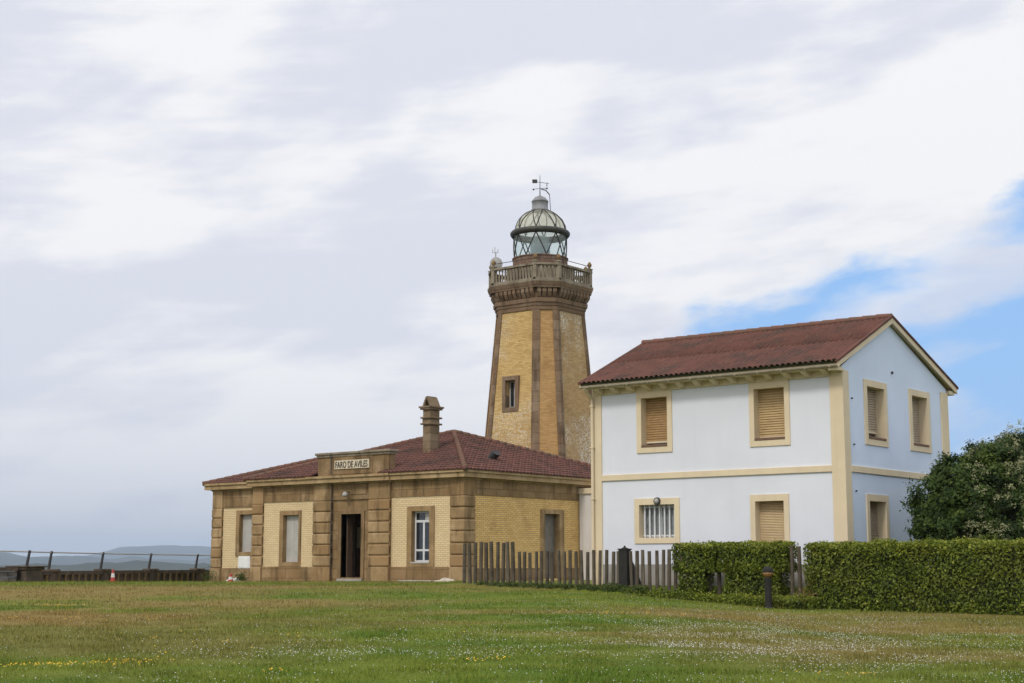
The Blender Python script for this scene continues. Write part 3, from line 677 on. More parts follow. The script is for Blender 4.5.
for q in ((xa-.21, xa, wz0-.24, wz1+.22), (xb, xb+.21, wz0-.24, wz1+.22), (xa, xb, wz1, wz1+.22), (xa, xb, wz0-.24, wz0)): mb.rnd(); mb.cbox(q[0], q[1], yfr, yfr+.34, q[2], q[3], b=.02)
f = mb.build('window', MT['tower_stone'], lh)
mb = MB(); yy = yfr+.36
for q in ((xa, xa+.07, wz0, wz1), (xb-.07, xb, wz0, wz1), (xa+.07, xb-.07, wz1-.07, wz1), (xa+.07, xb-.07, wz0, wz0+.07), ((xa+xb)/2-.03, (xa+xb)/2+.03, wz0+.07, wz1-.07)): mb.box(q[0], q[1], yy, yy+.06, q[2], q[3])
mb.build('frame', MT['steel'], f)
mb = MB(); mb.box(xa-.02, xb+.02, yy+.03, yy+.045, wz0-.02, wz1+.02); mb.build('pane', MT['glass_dark'], f)
# mouldings under the gallery
at_, ct_ = hw(ZT)
mb = MB()
def step(z0, z1, e0, e1=None):
    e1 = e0 if e1 is None else e1
    mb.prism(ring(at_+e0, ct_+e0*.3, z0), ring(at_+e1, ct_+e1*.3, z1))
mb.rnd(); step(13.25, 13.45, .06); mb.rnd(); step(13.45, 13.62, .09, .12); mb.rnd(); step(13.62, 13.82, .16, .18)
step(13.82, 14.32, .10); mb.rnd(); step(14.32, 14.42, .34); mb.rnd(); step(14.42, 14.62, .36, .42)
mb.build('cornice', MT['tower_stone'], lh)
mb = MB(); step(14.62, 14.70, .42); mb.build('gallery_floor', MT['grey_stone'], lh)
# corbels
def along(poly, i, t):
    a = Vector(poly[i]); b = Vector(poly[(i+1) % 8]); return a.lerp(b, t), (b-a).normalized(), (b-a).length
ci = ring(at_+.10, ct_+.03, 0)
for i in range(8):
    n = 9 if i % 2 == 0 else 4
    for k in range(n):
        p, t, L = along(ci, i, (k+.5)/n); nn = Vector((t.y, -t.x, 0)); w = .10
        mb = MB(); mb.rnd()
        def q(s, o, z): v = p+t*s*w-nn*0.04+nn*o; return (v.x, v.y, z)
        prof = [(0, 13.84), (.10, 13.86), (.18, 13.98), (.26, 14.12), (.26, 14.318), (0, 14.318)]
        mb.prism([q(-1, o, z) for o, z in prof], [q(1, o, z) for o, z in prof]); mb.build('corbel', MT['tower_stone'], lh)
# balustrade
go = ring(at_+.27, ct_+.10, 0); zb0, zb1 = 14.70, 15.56
mb = MB()
def railring(mb, e, w, z0, z1):
    o = ring(at_+e+w, ct_+.10, 0); n_ = ring(at_+e-w, ct_+.10-.05, 0)
    for i in range(8):
        j = (i+1) % 8; mb.hexa([(*o[i][:2], z0), (*o[j][:2], z0), (*n_[j][:2], z0), (*n_[i][:2], z0), (*o[i][:2], z1), (*o[j][:2], z1), (*n_[j][:2], z1), (*n_[i][:2], z1)])
railring(mb, .27, .10, zb0, zb0+.10); railring(mb, .27, .11, zb1-.11, zb1)
bal = mb.build('balustrade', MT['grey_stone'], lh)
proto = MB(); proto.lathe((0, 0, 0), [(.055, 0), (.055, .04), (.035, .07), (.06, .18), (.055, .3), (.035, .48), (.04, .58), (.055, .60), (.055, .655)], 8)
pv = None
for i in range(8):
    n = 13 if i % 2 == 0 else 5
    for k in range(n):
        p, t, L = along(go, i, (k+1)/(n+1)); loc = Vector((p.x-TX, p.y-TY, zb0+.098))
        if pv is None:
            pv = proto.build('baluster', MT['grey_stone'], bal, True, origin=(0, 0, 0)); o = pv; o.parent = bal
        else:
            o = pv.copy(); C.objects.link(o); o.parent = bal
        o.location = loc
for i in range(8):
    p = Vector(go[i]); mb = MB(); mb.rnd(); mb.cbox(p.x-.10, p.x+.10, p.y-.10, p.y+.10, zb0, zb1+.05, b=.02); mb.cbox(p.x-.13, p.x+.13, p.y-.13, p.y+.13, zb1+.05, zb1+.12, b=.02)
    o = mb.build('gallery_post', MT['grey_stone'], lh)
    mb = MB(); mb.lathe((p.x, p.y, zb1+.12), [(.06, 0), (.05, .06), (.10, .12), (.12, .20), (.09, .28), (.03, .36)], 10); mb.build('finial', MT['stone_dark'], o, True)
mb = MB()
for i in range(8):
    for z in (zb1+.24,): mb.tube((*go[i][:2], z), (*go[(i+1) % 8][:2], z), .018, None, 6)
mb.build('handrail', MT['iron'], lh)
# lantern
tc = (TX, TY, 0)
mb = MB(); mb.lathe(tc, [(1.75, 14.66), (1.75, 15.66), (1.62, 15.70), (1.62, 15.74)], 32); mb.build('watch_room', MT['grey_stone'], lh)
mb = MB(); mb.lathe(tc, [(1.42, 15.7), (1.42, 16.18), (1.46, 16.20), (1.46, 16.25), (1.36, 16.26)], 32); mb.build('lantern_base', MT['drum'], lh)
RG, zg0, zg1 = 1.36, 16.26, 17.44
mb = MB(); mb.lathe(tc, [(RG, zg0), (RG, zg1)], 32, False); gl = mb.build('lantern_glass', MT['glass_lantern'], lh, True)
mb = MB()
nd = 8
def cylp(k, z, r=RG+.01): return (TX+r*math.cos(2*PI*k/nd+.1), TY+r*math.sin(2*PI*k/nd+.1), z)
for k in range(nd):
    for sgn in (1, -1):
        pts = [cylp(k+sgn*.5*t/6, zg0+(zg1-zg0)*t/6) for t in range(7)]; mb.path(pts, .034, 5)
mb.build('glazing_bars', MT['iron'], gl)
mb = MB(); mb.lathe(tc, [(RG-.05, zg1-.04), (RG+.10, zg1-.06), (RG+.19, zg1+.06), (RG+.20, zg1+.16), (RG+.13, zg1+.25), (RG-.03, zg1+.28), (RG-.06, zg1+.12), (RG-.05, zg1-.04)], 40, False); mb.build('gutter_ring', MT['bronze'], lh, True)
zd = zg1+.26; RD = 1.30; HD = 1.06
def dome(t): return RD*math.cos(t), zd+HD*1.10*math.sin(t)
tm = math.acos(.36/RD)
mb = MB(); mb.lathe(tc, [dome(tm*k/8) for k in range(9)], 32, False); dm = mb.build('dome', MT['glass_dome'], lh, True)
mb = MB()
for k in range(nd):
    for sgn in (1, -1):
        pts = []
        for t in range(9):
            r, z = dome(tm*t/8); pts.append(cylp(k+.5+sgn*.5*t/8, z, r+.012))
        mb.path(pts, .030, 5)
mb.build('dome_ribs', MT['iron'], dm)
zt_ = dome(tm)[1]
mb = MB(); mb.lathe(tc, [(.40, zt_-.05), (.46, zt_-.03), (.46, zt_+.06), (.42, zt_+.08), (.42, zt_+.46), (.45, zt_+.48), (.40, zt_+.55), (.28, zt_+.70), (.08, zt_+.80), (.05, zt_+.82)], 24); mb.build('vent_cap', MT['lead'], lh, True)
zv = zt_+.8
mb = MB(); mb.tube((TX, TY, zv), (TX, TY, zv+1.1), .028, .012, 6)
u = Vector((Rt[0], Rt[1], 0)); c0 = Vector((TX, TY, zv))
mb.tube(c0-u*.40+Vector((0, 0, .78)), c0+u*.46+Vector((0, 0, .66)), .014, None, 5); mb.tube(c0-u*.38+Vector((0, 0, .36)), c0+u*.40+Vector((0, 0, .42)), .014, None, 5)
for s_, dz in ((-.40, .78),): 
    p = c0+u*s_; mb.hexa([tuple(p+Vector((a*.05 if 0 else 0, 0, 0))+u*x+Vector((-Rt[1]*t, Rt[0]*t, z))) for z in (dz-.10, dz+.10) for x, t in ((0, -.01), (.26, -.01), (.26, .01), (0, .01))])
mb.tube(c0+u*.36+Vector((0, 0, .52)), c0+u*.36+Vector((0, 0, .72)), .03, .005, 6); mb.ball(tuple(c0+u*.36+Vector((0, 0, .40))), .05); mb.ball(tuple(c0-u*.34+Vector((0, 0, .34))), .05)
mb.build('weather_vane', MT['iron'], lh)
mb = MB()
for off in (-.07, .07):
    v = Vector((-Rt[1], Rt[0], 0))*off+u*0
    pts = [c0+u*.06+v+Vector((0, 0, .36)), c0+u*.3+v+Vector((0, 0, .30)), c0+u*.5+v+Vector((0, 0, .06)), c0+u*.55+v+Vector((0, 0, -.9))]
    pts += [Vector((TX, TY, 0))+u*(dome(t)[0]+.06)+v+Vector((0, 0, dome(t)[1])) for t in (tm*.9, tm*.7, tm*.45, tm*.2, 0)]
    mb.path(pts, .016, 5)
mb.build('ladder', MT['iron'], lh)
mb = MB(); mb.lathe(tc, [(.30, 15.8), (.30, 16.2), (.50, 16.24), (.52, 16.8), (.50, 17.36), (.42, 17.42)], 20); ln = mb.build('lens', MT['lens'], lh)
mb = MB(); mb.lathe(tc, [(.28, 16.4), (.28, 17.2)], 12); mb.build('lamp', MT['steel'], ln)
ad = thing('dish_antenna', 'round grey dish antenna with small prongs on the left gallery post of the lighthouse', 'antenna', (*go[7][:2], zb1+.2))
p = Vector((go[7][0], go[7][1], zb1+.48))+Vector((Rt[0]*.26-Fw[0]*.2, Rt[1]*.26-Fw[1]*.2, 0)); fwd = Vector((.35*Rt[0]-Fw[0], .35*Rt[1]-Fw[1], .05)).normalized()
mb = MB(); mb.tube(p-fwd*.05, p+fwd*.06, .33, .33, 24); mb.tube(p+fwd*.06, p+fwd*.1, .30, .12, 24); mb.build('dish', MT['board_pale'], ad)
mb = MB(); mb.tube(p-fwd*.1-Vector((0, 0, .55)), p-fwd*.1+Vector((0, 0, .62)), .03, None, 6); mb.build('mast', MT['steel'], ad)
mb = MB(); t0 = p-fwd*.1+Vector((0, 0, .6))
for s_ in (-.16, -.04, .12): mb.tube(t0+u*s_, t0+u*s_+Vector((0, 0, .30 if s_ == -.04 else .18)), .016, None, 5)
mb.tube(t0-u*.18, t0+u*.14, .016, None, 5); mb.build('prongs', MT['steel'], ad)

# ------------------------------------------------------------------ WHITE HOUSE
HX0, HX1, HY0, HY1 = -26.73, -18.27, 38.065, 45.5; RY = 41.25; ZR = 7.88; ZE = 6.20
wh = thing('white_house', 'two storey white house with cream trim and red corrugated gable roof behind the hedge', 'house', (-22.5, 38.1, 0))
qf, qs = PL('Y', HY0), PL('X', HX1)
UL, UR, LL, LR = (-24.95, -24.02, 4.14, 5.65), (-21.05, -20.07, 4.15, 5.65), (-25.07, -23.81, 1.41, 2.40), (-21.09, -20.17, .85, 2.41)
S1, S2, S3 = (39.60, 40.78, 4.17, 5.69), (42.75, 43.9, 4.18, 5.70), (39.52, 40.62, .85, 2.40)
mb = MB(); wallgrid(mb, qf.pt, [HX0, HX1], [-.3, 6.12], [UL, UR, LL, LR])
mb.poly([(HX0, HY1, -.3), (HX0, HY1, 6.12), (HX1, HY1, 6.12), (HX1, HY1, -.3)])
mb.poly([(HX0, HY0, -.3), (HX0, HY0, 6.12), (HX0, RY, ZR-.2), (HX0, HY1, 6.12), (HX0, HY1, -.3)])
mb.build('wall', MT['white'], wh)
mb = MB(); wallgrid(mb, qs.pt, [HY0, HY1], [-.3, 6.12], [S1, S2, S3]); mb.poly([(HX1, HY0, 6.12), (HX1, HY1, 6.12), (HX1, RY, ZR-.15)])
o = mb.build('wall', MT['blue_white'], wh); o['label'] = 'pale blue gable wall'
mb = MB(); qf.box(mb, HX0+.3, HX1-.37, -.3, .62, -.02, .03); qs.box(mb, HY0+.34, HY1-.5, -.3, .62, -.02, .03); mb.build('plinth', MT['grey_base'], wh)
mb = MB(); mb.box(HX0-.04, HX0+.30, HY0-.04, HY0+.3, -.3, 6.0); mb.build('pilaster', MT['cream'], wh)
mb = MB(); mb.box(HX1-.37, HX1+.04, HY0-.04, HY0+.34, -.3, 6.0); mb.build('pilaster', MT['cream'], wh)
mb = MB(); mb.box(HX1-.3, HX1+.04, HY1-.5, HY1+.04, -.3, 6.0); mb.build('pilaster', MT['cream'], wh)
mb = MB(); qf.box(mb, HX0+.3, HX1-.37, 3.17, 3.35, -.02, .05, .008); qs.box(mb, HY0+.34, HY1-.5, 3.17, 3.35, -.02, .05, .008); mb.build('band', MT['cream'], wh)
for yy, zz, r_ in ((38.62, 5.25, .022), (38.66, 3.95, .022), (38.7, 2.65, .022), (41.4, 6.25, .04)):   # small dark fixings on the gable wall
    mb = MB(); mb.tube((HX1-.01, yy, zz), (HX1+.05, yy, zz), r_, None, 8); mb.build('wall_fixing', MT['iron'], wh)
def house_window(pl, op, m, kind, gap=.0, sill=True, pitch=.07):
    u0, u1, z0, z1 = op
    f = surround(pl, u0-m, u1+m, z0-.17, z1+.19, u0, u1, z0, z1, .035, .34, True).build('window', MT['cream'], wh)
    if sill:
        mb = MB(); pl.box(mb, u0, u1, z0, z0+.075, -.27, .05, .01); mb.build('sill', MT['sill'], f)
    if kind == 'grille':
        mb = MB(); um = (u0+u1)/2
        for q in ((u0, u0+.06, z0, z1), (u1-.06, u1, z0, z1), (um-.03, um+.03, z0+.06, z1-.06), (u0+.06, u1-.06, z0, z0+.06), (u0+.06, u1-.06, z1-.06, z1)): pl.box(mb, *q, -.29, -.23)
        mb.build('frame', MT['pvc'], f)
        mb = MB(); pl.box(mb, u0, u1, z0, z1, -.27, -.26); mb.build('curtain', MT['curtain'], f)
        mb = MB()
        for k in range(7):
            q = u0+.10+k*(u1-u0-.2)/6; a = pl.pt(q, z0+.02, -.16); b = pl.pt(q, z1-.02, -.16); pl.box(mb, q-.022, q+.022, z0+.005, z1-.005, -.17, -.13)
        for zz in (z0+.07, z1-.07): pl.box(mb, u0+.003, u1-.003, zz-.015, zz+.015, -.185, -.17)
        mb.build('grille', MT['pvc'], f); return f
    mt = {'brown': 'shutter', 'tan': 'shutter_tan', 'pale': 'shutter_pale', 'flat': 'shutter_flat'}[kind]
    mb = slats(pl, u0+.002, u1-.002, z0+gap+.08, z1-.002, -.27, pitch); mb.build('shutter', MT[mt], f)
    if gap:
        mb = MB(); pl.box(mb, u0+.01, u1-.01, z0+.08, z0+gap+.14, -.33, -.32); mb.build('pane', MT['glass_dark'], f)
        mb = MB(); pl.box(mb, u0+.01, u1-.01, z0+gap+.02, z0+gap+.075, -.30, -.25); mb.build('shutter_rail', MT['cream'], f)
    return f
house_window(qf, UL, .17, 'brown', .12); house_window(qf, UR, .16, 'tan', .05); house_window(qf, LL, .17, 'grille', sill=False); house_window(qf, LR, .16, 'flat', sill=False, pitch=.045)
house_window(qs, S1, .18, 'pale', .2); house_window(qs, S2, .2, 'pale', .05); house_window(qs, S3, .18, 'pale')
# roof
OX0, OX1 = HX0-.18, HX1+.14; YE0, YE1 = HY0-.48, HY1+.52
def zs(y): return ZE+(ZR-ZE)*(y-YE0)/(RY-YE0) if y <= RY else ZE+(ZR-ZE)*(YE1-y)/(YE1-RY)
rf = MB()
L1 = math.hypot(RY-YE0, ZR-ZE); L2 = math.hypot(YE1-RY, ZR-ZE)
tile_face(rf, (OX0, YE0-.06, ZE-.03), (1, 0, 0), (0, RY-YE0, ZR-ZE), OX1-OX0, lambda u: L1+.05, .177, L1/2.02, .062, .03, 6, square=True)
tile_face(rf, (OX1, YE1+.06, ZE-.03), (-1, 0, 0), (0, RY-YE1, ZR-ZE), OX1-OX0, lambda u: L2+.05, .177, L2/2.02, .05, .03, 6, square=True)
roof = rf.build('roof', MT['sheet'], wh, True)
mb = MB(); cap_row(mb, (OX0, RY, ZR+.04), (OX1, RY, ZR+.04), .10, .42); mb.build('ridge_tiles', MT['ridge'], roof)
mb = MB()
for ya, yb_, in ((YE0+.02, RY), (RY, YE1-.02)):                    # boarded deck under the roofing
    za, zb_ = zs(ya)-.03, zs(yb_)-.03
    mb.hexa([(OX0+.04, ya, za-.09), (OX1-.03, ya, za-.09), (OX1-.03, yb_, zb_-.09), (OX0+.04, yb_, zb_-.09), (OX0+.04, ya, za), (OX1-.03, ya, za), (OX1-.03, yb_, zb_), (OX0+.04, yb_, zb_)])
mb.build('roof_deck', MT['cream'], roof)
mb = MB(); mb.box(OX0+.05, OX1-.05, YE0-.02, YE0+.015, ZE-.06, ZE+.05); mb.build('eaves_shade_strip', MT['twig'], roof)  # dark strip standing in for the shade under the corrugation ends
for xa, xb in ((OX1-.03, OX1+.02), (OX0-.01, OX0+.04)):
    mb = MB()
    for ya, yb_ in ((YE0-.03, RY), (RY, YE1+.03)):
        za, zb_ = zs(ya)-.005, zs(yb_)-.005; 
        mb.hexa([(xa, ya, za-.15), (xb, ya, za-.15), (xb, yb_, zb_-.17), (xa, yb_, zb_-.17), (xa, ya, za), (xb, ya, za), (xb, yb_, zb_), (xa, yb_, zb_)])
    mb.build('verge_board', MT['cream'], roof)
    mb = MB()
    for ya, yb_ in ((YE0-.08, RY), (RY, YE1+.08)):
        za, zb_ = zs(ya)+.0, zs(yb_)+.0
        mb.hexa([(xa-.03, ya, za), (xb+.03, ya, za), (xb+.03, yb_, zb_), (xa-.03, yb_, zb_), (xa-.03, ya, za+.07), (xb+.03, ya, za+.07), (xb+.03, yb_, zb_+.07), (xa-.03, yb_, zb_+.07)])
    mb.build('verge_tiles', MT['sheet'], roof)
for q in ((HX0+.0, HX1, YE0+.02, HY0-.002, 6.02, 6.10), (HX0, HX1+.02, HY0-.06, HY0-.004, 5.84, 6.02), (HX1-.3, HX1+.10, HY1+.05, YE1-.05, 5.97, 6.09), (HX1-.2, HX1+.10, YE0+.02, HY0-.06, 5.95, 6.018)):
    mb = MB(); mb.box(*q); mb.build('soffit', MT['cream'], wh)
for k in range(14):
    x = HX0+.35+k*(HX1-HX0-.75)/13; mb = MB()
    prof = [(HY0-.06, 5.86), (HY0-.13, 5.865), (HY0-.24, 5.90), (HY0-.34, 5.95), (HY0-.41, 5.98), (HY0-.41, 6.018), (HY0-.06, 6.018)]
    mb.prism([(x-.085, y, z) for y, z in prof], [(x+.085, y, z) for y, z in prof]); mb.build('bracket', MT['cream'], wh)
mb = MB()
mb.prism([(OX0, YE0-.10+.07-.07*math.cos(t), 6.085-.06*math.sin(t)) for t in np.linspace(0, PI, 9)], [(OX1, YE0-.10+.07-.07*math.cos(t), 6.085-.06*math.sin(t)) for t in np.linspace(0, PI, 9)])
for k in range(12): x = OX0+.3+k*.75; mb.box(x-.010, x+.010, YE0-.105, YE0+.02, 6.02, 6.09)
mb.build('gutter', mat_plain('grey_cream_gutter', (.40, .35, .27), (.30, .26, .20), 4, .6), wh)
mb = MB(); xg = HX0-.0
mb.path([(xg, YE0-.05, 6.05), (xg, HY0-.10, 5.75), (xg, HY0-.10, 0)], .05, 8)
for z in (1, 2.6, 4.2, 5.5): mb.box(xg-.065, xg+.065, HY0-.16, HY0-.02, z, z+.04)
mb.build('downpipe', MT['cream'], wh)
lb = thing('bulkhead_lamp', 'round dark bulkhead lamp above the barred window of the white house', 'lamp', (-24.45, HY0, 2.55))
mb = MB(); mb.tube((-24.40, HY0-.0, 2.50), (-24.40, HY0-.09, 2.50), .115, .11, 20); mb.build('housing', MT['iron'], lb)
mb = MB(); mb.lathe((0, 0, 0), [(.085, 0), (.07, .03), (.04, .05), (.01, .055)], 16); 
mb.v = [(-24.40+x, HY0-.09-z, 2.50+y) for x, y, z in mb.v]; mb.build('lens', MT['steel'], lb, True)

# ------------------------------------------------------------------ FENCES
def polyat(s_list, lat): return float(np.interp(lat, fl, fd))
def picket(mb, lat, d, h, r=.05, lean=0):
    b = GW(lat, d, -.1); t = (b[0]+random.uniform(-.03, .03), b[1]+random.uniform(-.03, .03), b[2]+.1+h)
    mb.rnd(); mb.tube(b, t, r*random.uniform(.9, 1.08), r*random.uniform(.85, 1.0), 9)
def fence(name, label, lat0, lat1, n, h, dd=.0, r=.05, z0=None):
    x, y, z = GW(lat0, polyat(0, lat0)+dd); t = thing(name, label, 'fence', (x, y, z), 'weathered paling fences')
    for i in range(n):
        lat = lat0+(lat1-lat0)*(i+random.uniform(-.12, .12))/(n-1); mb = MB()
        d = polyat(0, lat)+dd; base = gz(lat, d)
        picket(mb, lat, d, (h-base if z0 is None else z0-base)+random.uniform(-.035, .03), r); mb.build('picket', MT['wood_dark'], t)
    return t
fence('paling_fence', 'short taller run of dark round palings beside the brick corner', -1.58, .06, 10, 1.33, r=.068)
fence('paling_fence', 'long low run of weathered palings in front of the annex and white house', .24, 5.05, 29, 1.02, .02, .058)
fence('paling_fence', 'two loose palings in the gap between the two clipped hedge blocks', 5.62, 5.88, 2, 1.0, .35, .06)
fence('paling_fence', 'pair of dark palings in the gap left of the long hedge', 7.55, 7.72, 2, 1.12, .25, .06)
gx = GW(3.33, 44.35); gp = thing('gate_post', 'thick dark square post with a pointed cap among the pale palings', 'post', gx)
mb = MB(); mb.cbox(gx[0]-.15, gx[0]+.15, gx[1]-.12, gx[1]+.12, gx[2]-.1, 1.04, b=.015); mb.build('shaft', MT['black_paint'], gp)
mb = MB(); z = 1.04; mb.hexa([(gx[0]-.165, gx[1]-.135, z), (gx[0]+.165, gx[1]-.135, z), (gx[0]+.165, gx[1]+.135, z), (gx[0]-.165, gx[1]+.135, z), (gx[0]-.165, gx[1]-.135, z+.04), (gx[0]+.165, gx[1]-.135, z+.04), (gx[0]+.165, gx[1]+.135, z+.04), (gx[0]-.165, gx[1]+.135, z+.04)])
mb.lathe((gx[0], gx[1], z+.04), [(.12, 0), (.04, .04), (.015, .09)], 8); mb.build('cap', MT['black_paint'], gp)
bx_ = GW(3.62, 44.35); bd = thing('leaning_board', 'dark wedge of timber leaning between the square post and the next paling', 'board', bx_)
mb = MB(); q = lambda s_, z, t: tuple(Vector(GW(3.50+s_, 44.30-.5*s_))*1+Vector((t*Fw[0], t*Fw[1], z)))
mb.hexa([q(0, -.05, -.03), q(.38, -.05, -.03), q(.38, -.05, .03), q(0, -.05, .03), q(0, .70, -.03), q(.07, .68, -.03), q(.07, .68, .03), q(0, .70, .03)]); mb.build('plank', MT['iron'], bd)

# ------------------------------------------------------------------ HEDGES
def hedge_block(path, hw_, zlo, z1, dens, size, rnd, bulge, keepf, cores):
    """leaf quads over one clipped block; path: (lat,d) centre line; zlo(lat,d): its underside"""
    P = np.array(path); seg = np.linalg.norm(np.diff(P, axis=0), axis=1); cum = np.concatenate([[0], np.cumsum(seg)]); L = cum[-1]
    def at(s):
        s = np.clip(s, 0, L); return np.interp(s, cum, P[:, 0]), np.interp(s, cum, P[:, 1])
    zb = float(np.mean(zlo(*at(np.linspace(0, L, 5))))); H = z1-zb
    areas = np.array([L*H, L*H, L*2*hw_, 2*hw_*H, 2*hw_*H, L*2*hw_]); n = int(areas.sum()*dens); f = rng.choice(6, n, p=areas/areas.sum())
    s = rng.random(n)*L; w = (rng.random(n)*2-1)*hw_; h = rng.random(n)
    w = np.where(f == 0, -hw_, np.where(f == 1, hw_, w)); s = np.where(f == 3, 0, np.where(f == 4, L, s)); h = np.where(f == 2, 1.0, np.where(f == 5, 0.0, h))
    nw = np.where(f == 0, -1., np.where(f == 1, 1., 0.)); ns = np.where(f == 3, -1., np.where(f == 4, 1., 0.)); nh = np.where(f == 2, 1., np.where(f == 5, -1., 0.))
    la_, d_ = at(s)
    i0 = np.clip(np.searchsorted(cum, s, 'right')-1, 0, len(seg)-1); tg = np.diff(P, axis=0)[i0]/seg[i0][:, None]; nr = np.stack([-tg[:, 1], tg[:, 0]], 1)
    base = zlo(la_, d_); zz = base+(z1-base)*h
    nz_ = np.array([mnoise.noise((a*1.6, b*1.6, c*1.6))+.6*mnoise.noise((a*5, b*5, c*5)) for a, b, c in zip(la_, d_+w, zz)])
    dep = bulge*nz_-rng.random(n)**1.3*.24+np.where(rng.random(n) > .97, .09*rng.random(n), 0)
    hh = (1-h)*H; ed = np.clip(1-hh/rnd, 0, 1); wi = np.clip(1-(hw_-np.abs(w))/rnd, 0, 1); se = np.clip(1-np.minimum(s, L-s)/rnd, 0, 1)
    w2 = w+nw*dep-np.sign(w)*(ed**2)*rnd*.6*(f < 2); s2 = ns*dep-ns*(ed**2)*rnd*.6; zz = zz+nh*dep-(wi**2+se**2)*rnd*.6*(f == 2)+.05*np.array([mnoise.noise((a*2.3, b*2.3, 9.)) for a, b in zip(la_, d_)])*h
    lat = la_+nr[:, 0]*w2+tg[:, 0]*s2; d = d_+nr[:, 1]*w2+tg[:, 1]*s2
    pts = np.stack([Rt[0]*lat+Fw[0]*d, Rt[1]*lat+Fw[1]*d, zz], 1)
    nl = nr[:, 0]*nw+tg[:, 0]*ns; nd_ = nr[:, 1]*nw+tg[:, 1]*ns
    nrm = np.stack([Rt[0]*nl+Fw[0]*nd_, Rt[1]*nl+Fw[1]*nd_, nh+.35], 1)
    if keepf is not None: k = keepf(la_, h); pts, nrm = pts[k], nrm[k]
    n = len(pts); cl = np.array([mnoise.noise((a*3, b*3, c*3)) for a, b, c in pts])
    top_light = np.where(f == 2, .38, 0.)+np.where((h > .82) & (f < 2), .18, 0.)   # light from above painted into the leaf tone: paler on top
    if keepf is not None: top_light = top_light[k]
    r = np.clip(rng.random(n)*.75+.28*cl+.08+top_light, 0, 1)
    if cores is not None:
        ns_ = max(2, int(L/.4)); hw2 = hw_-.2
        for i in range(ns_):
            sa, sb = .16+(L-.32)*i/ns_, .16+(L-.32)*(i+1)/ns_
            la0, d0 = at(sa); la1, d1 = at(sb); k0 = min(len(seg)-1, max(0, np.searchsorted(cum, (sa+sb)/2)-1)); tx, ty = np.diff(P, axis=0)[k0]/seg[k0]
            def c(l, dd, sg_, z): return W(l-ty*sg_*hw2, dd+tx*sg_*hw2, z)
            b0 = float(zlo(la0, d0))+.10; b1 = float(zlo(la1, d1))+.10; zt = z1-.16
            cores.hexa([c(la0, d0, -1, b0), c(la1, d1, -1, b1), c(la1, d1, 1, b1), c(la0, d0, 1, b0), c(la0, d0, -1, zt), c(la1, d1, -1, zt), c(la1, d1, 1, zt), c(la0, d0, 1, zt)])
    return leaves(pts, nrm, size*(.6+.8*rng.random(n)), .62, .75), r
def hedge(name, label, blocks, cat='hedge', group=None, mat='hedge', dens=1150, size=.070, rnd=.16, bulge=.10, keepf=None, core=True):
    t = thing(name, label, cat, GW(*blocks[0][0][0]), group); cores = MB() if core else None; V_ = []; R_ = []
    for path, hw_, zlo, z1 in blocks:
        v, r = hedge_block(path, hw_, zlo, z1, dens, size, rnd, bulge, keepf, cores); V_.append(v); R_.append(r)
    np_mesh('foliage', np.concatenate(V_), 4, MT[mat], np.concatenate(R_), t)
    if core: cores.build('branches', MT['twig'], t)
    return t
def zf(l, d): return lawn_z(l, d)-.03
def up(z): return lambda l, d: np.asarray(l, float)*0+z
# centre lines run about half a metre behind the hedge fronts
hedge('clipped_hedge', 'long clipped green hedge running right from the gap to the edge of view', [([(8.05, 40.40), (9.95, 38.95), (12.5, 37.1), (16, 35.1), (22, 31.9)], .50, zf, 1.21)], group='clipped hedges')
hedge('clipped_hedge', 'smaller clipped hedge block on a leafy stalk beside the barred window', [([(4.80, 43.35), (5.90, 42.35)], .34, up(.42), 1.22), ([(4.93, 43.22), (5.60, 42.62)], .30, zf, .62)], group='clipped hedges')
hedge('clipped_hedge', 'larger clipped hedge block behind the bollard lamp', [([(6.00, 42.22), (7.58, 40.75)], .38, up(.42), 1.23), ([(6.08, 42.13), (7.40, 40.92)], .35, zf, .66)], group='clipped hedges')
hedge('ground_cover', 'low strip of dark ivy along the foot of the palings', [([(-1.2, 49.45), (.6, 46.85), (2.6, 44.6), (3.9, 43.4)], .22, lambda l, d: zf(l, d)-.05, .02)], 'ivy', 'low evergreen strips', 'ivy', 1300, .055, .1, .12, lambda l, h: np.array([mnoise.noise((a*2.2, 0, 3)) > -.25-.5*(a > 2) for a in l]), False)
hedge('ground_cover', 'low dense strip of dark leaves in front of the clipped hedge blocks', [([(3.4, 43.7), (5.3, 41.95), (6.9, 40.35), (8.0, 39.45)], .30, lambda l, d: zf(l, d)-.03, -.22)], 'ground cover', 'low evergreen strips', 'hedge', 1200, .06, .1, .16)
rl = thing('withered_shrub', 'small rusty leaved shrub beside the pair of palings in the hedge gap', 'shrub', GW(7.75, 39.75))
n = 260; c = np.array(GW(7.78, 39.72, .22)); pts = c+rng.normal(0, 1, (n, 3))*[.13, .10, .17]
np_mesh('foliage', leaves(pts, np.tile([0, -.3, .6], (n, 1)), .07, .5), 4, MT['rust_leaf'], rng.random(n), rl)
mb = MB()
for k in range(5): mb.tube(GW(7.75, 39.75, -.05), tuple(c+np.array([random.uniform(-.1, .1), random.uniform(-.1, .1), random.uniform(0, .25)])), .012, .005, 5)
mb.build('stem', MT['bark'], rl)

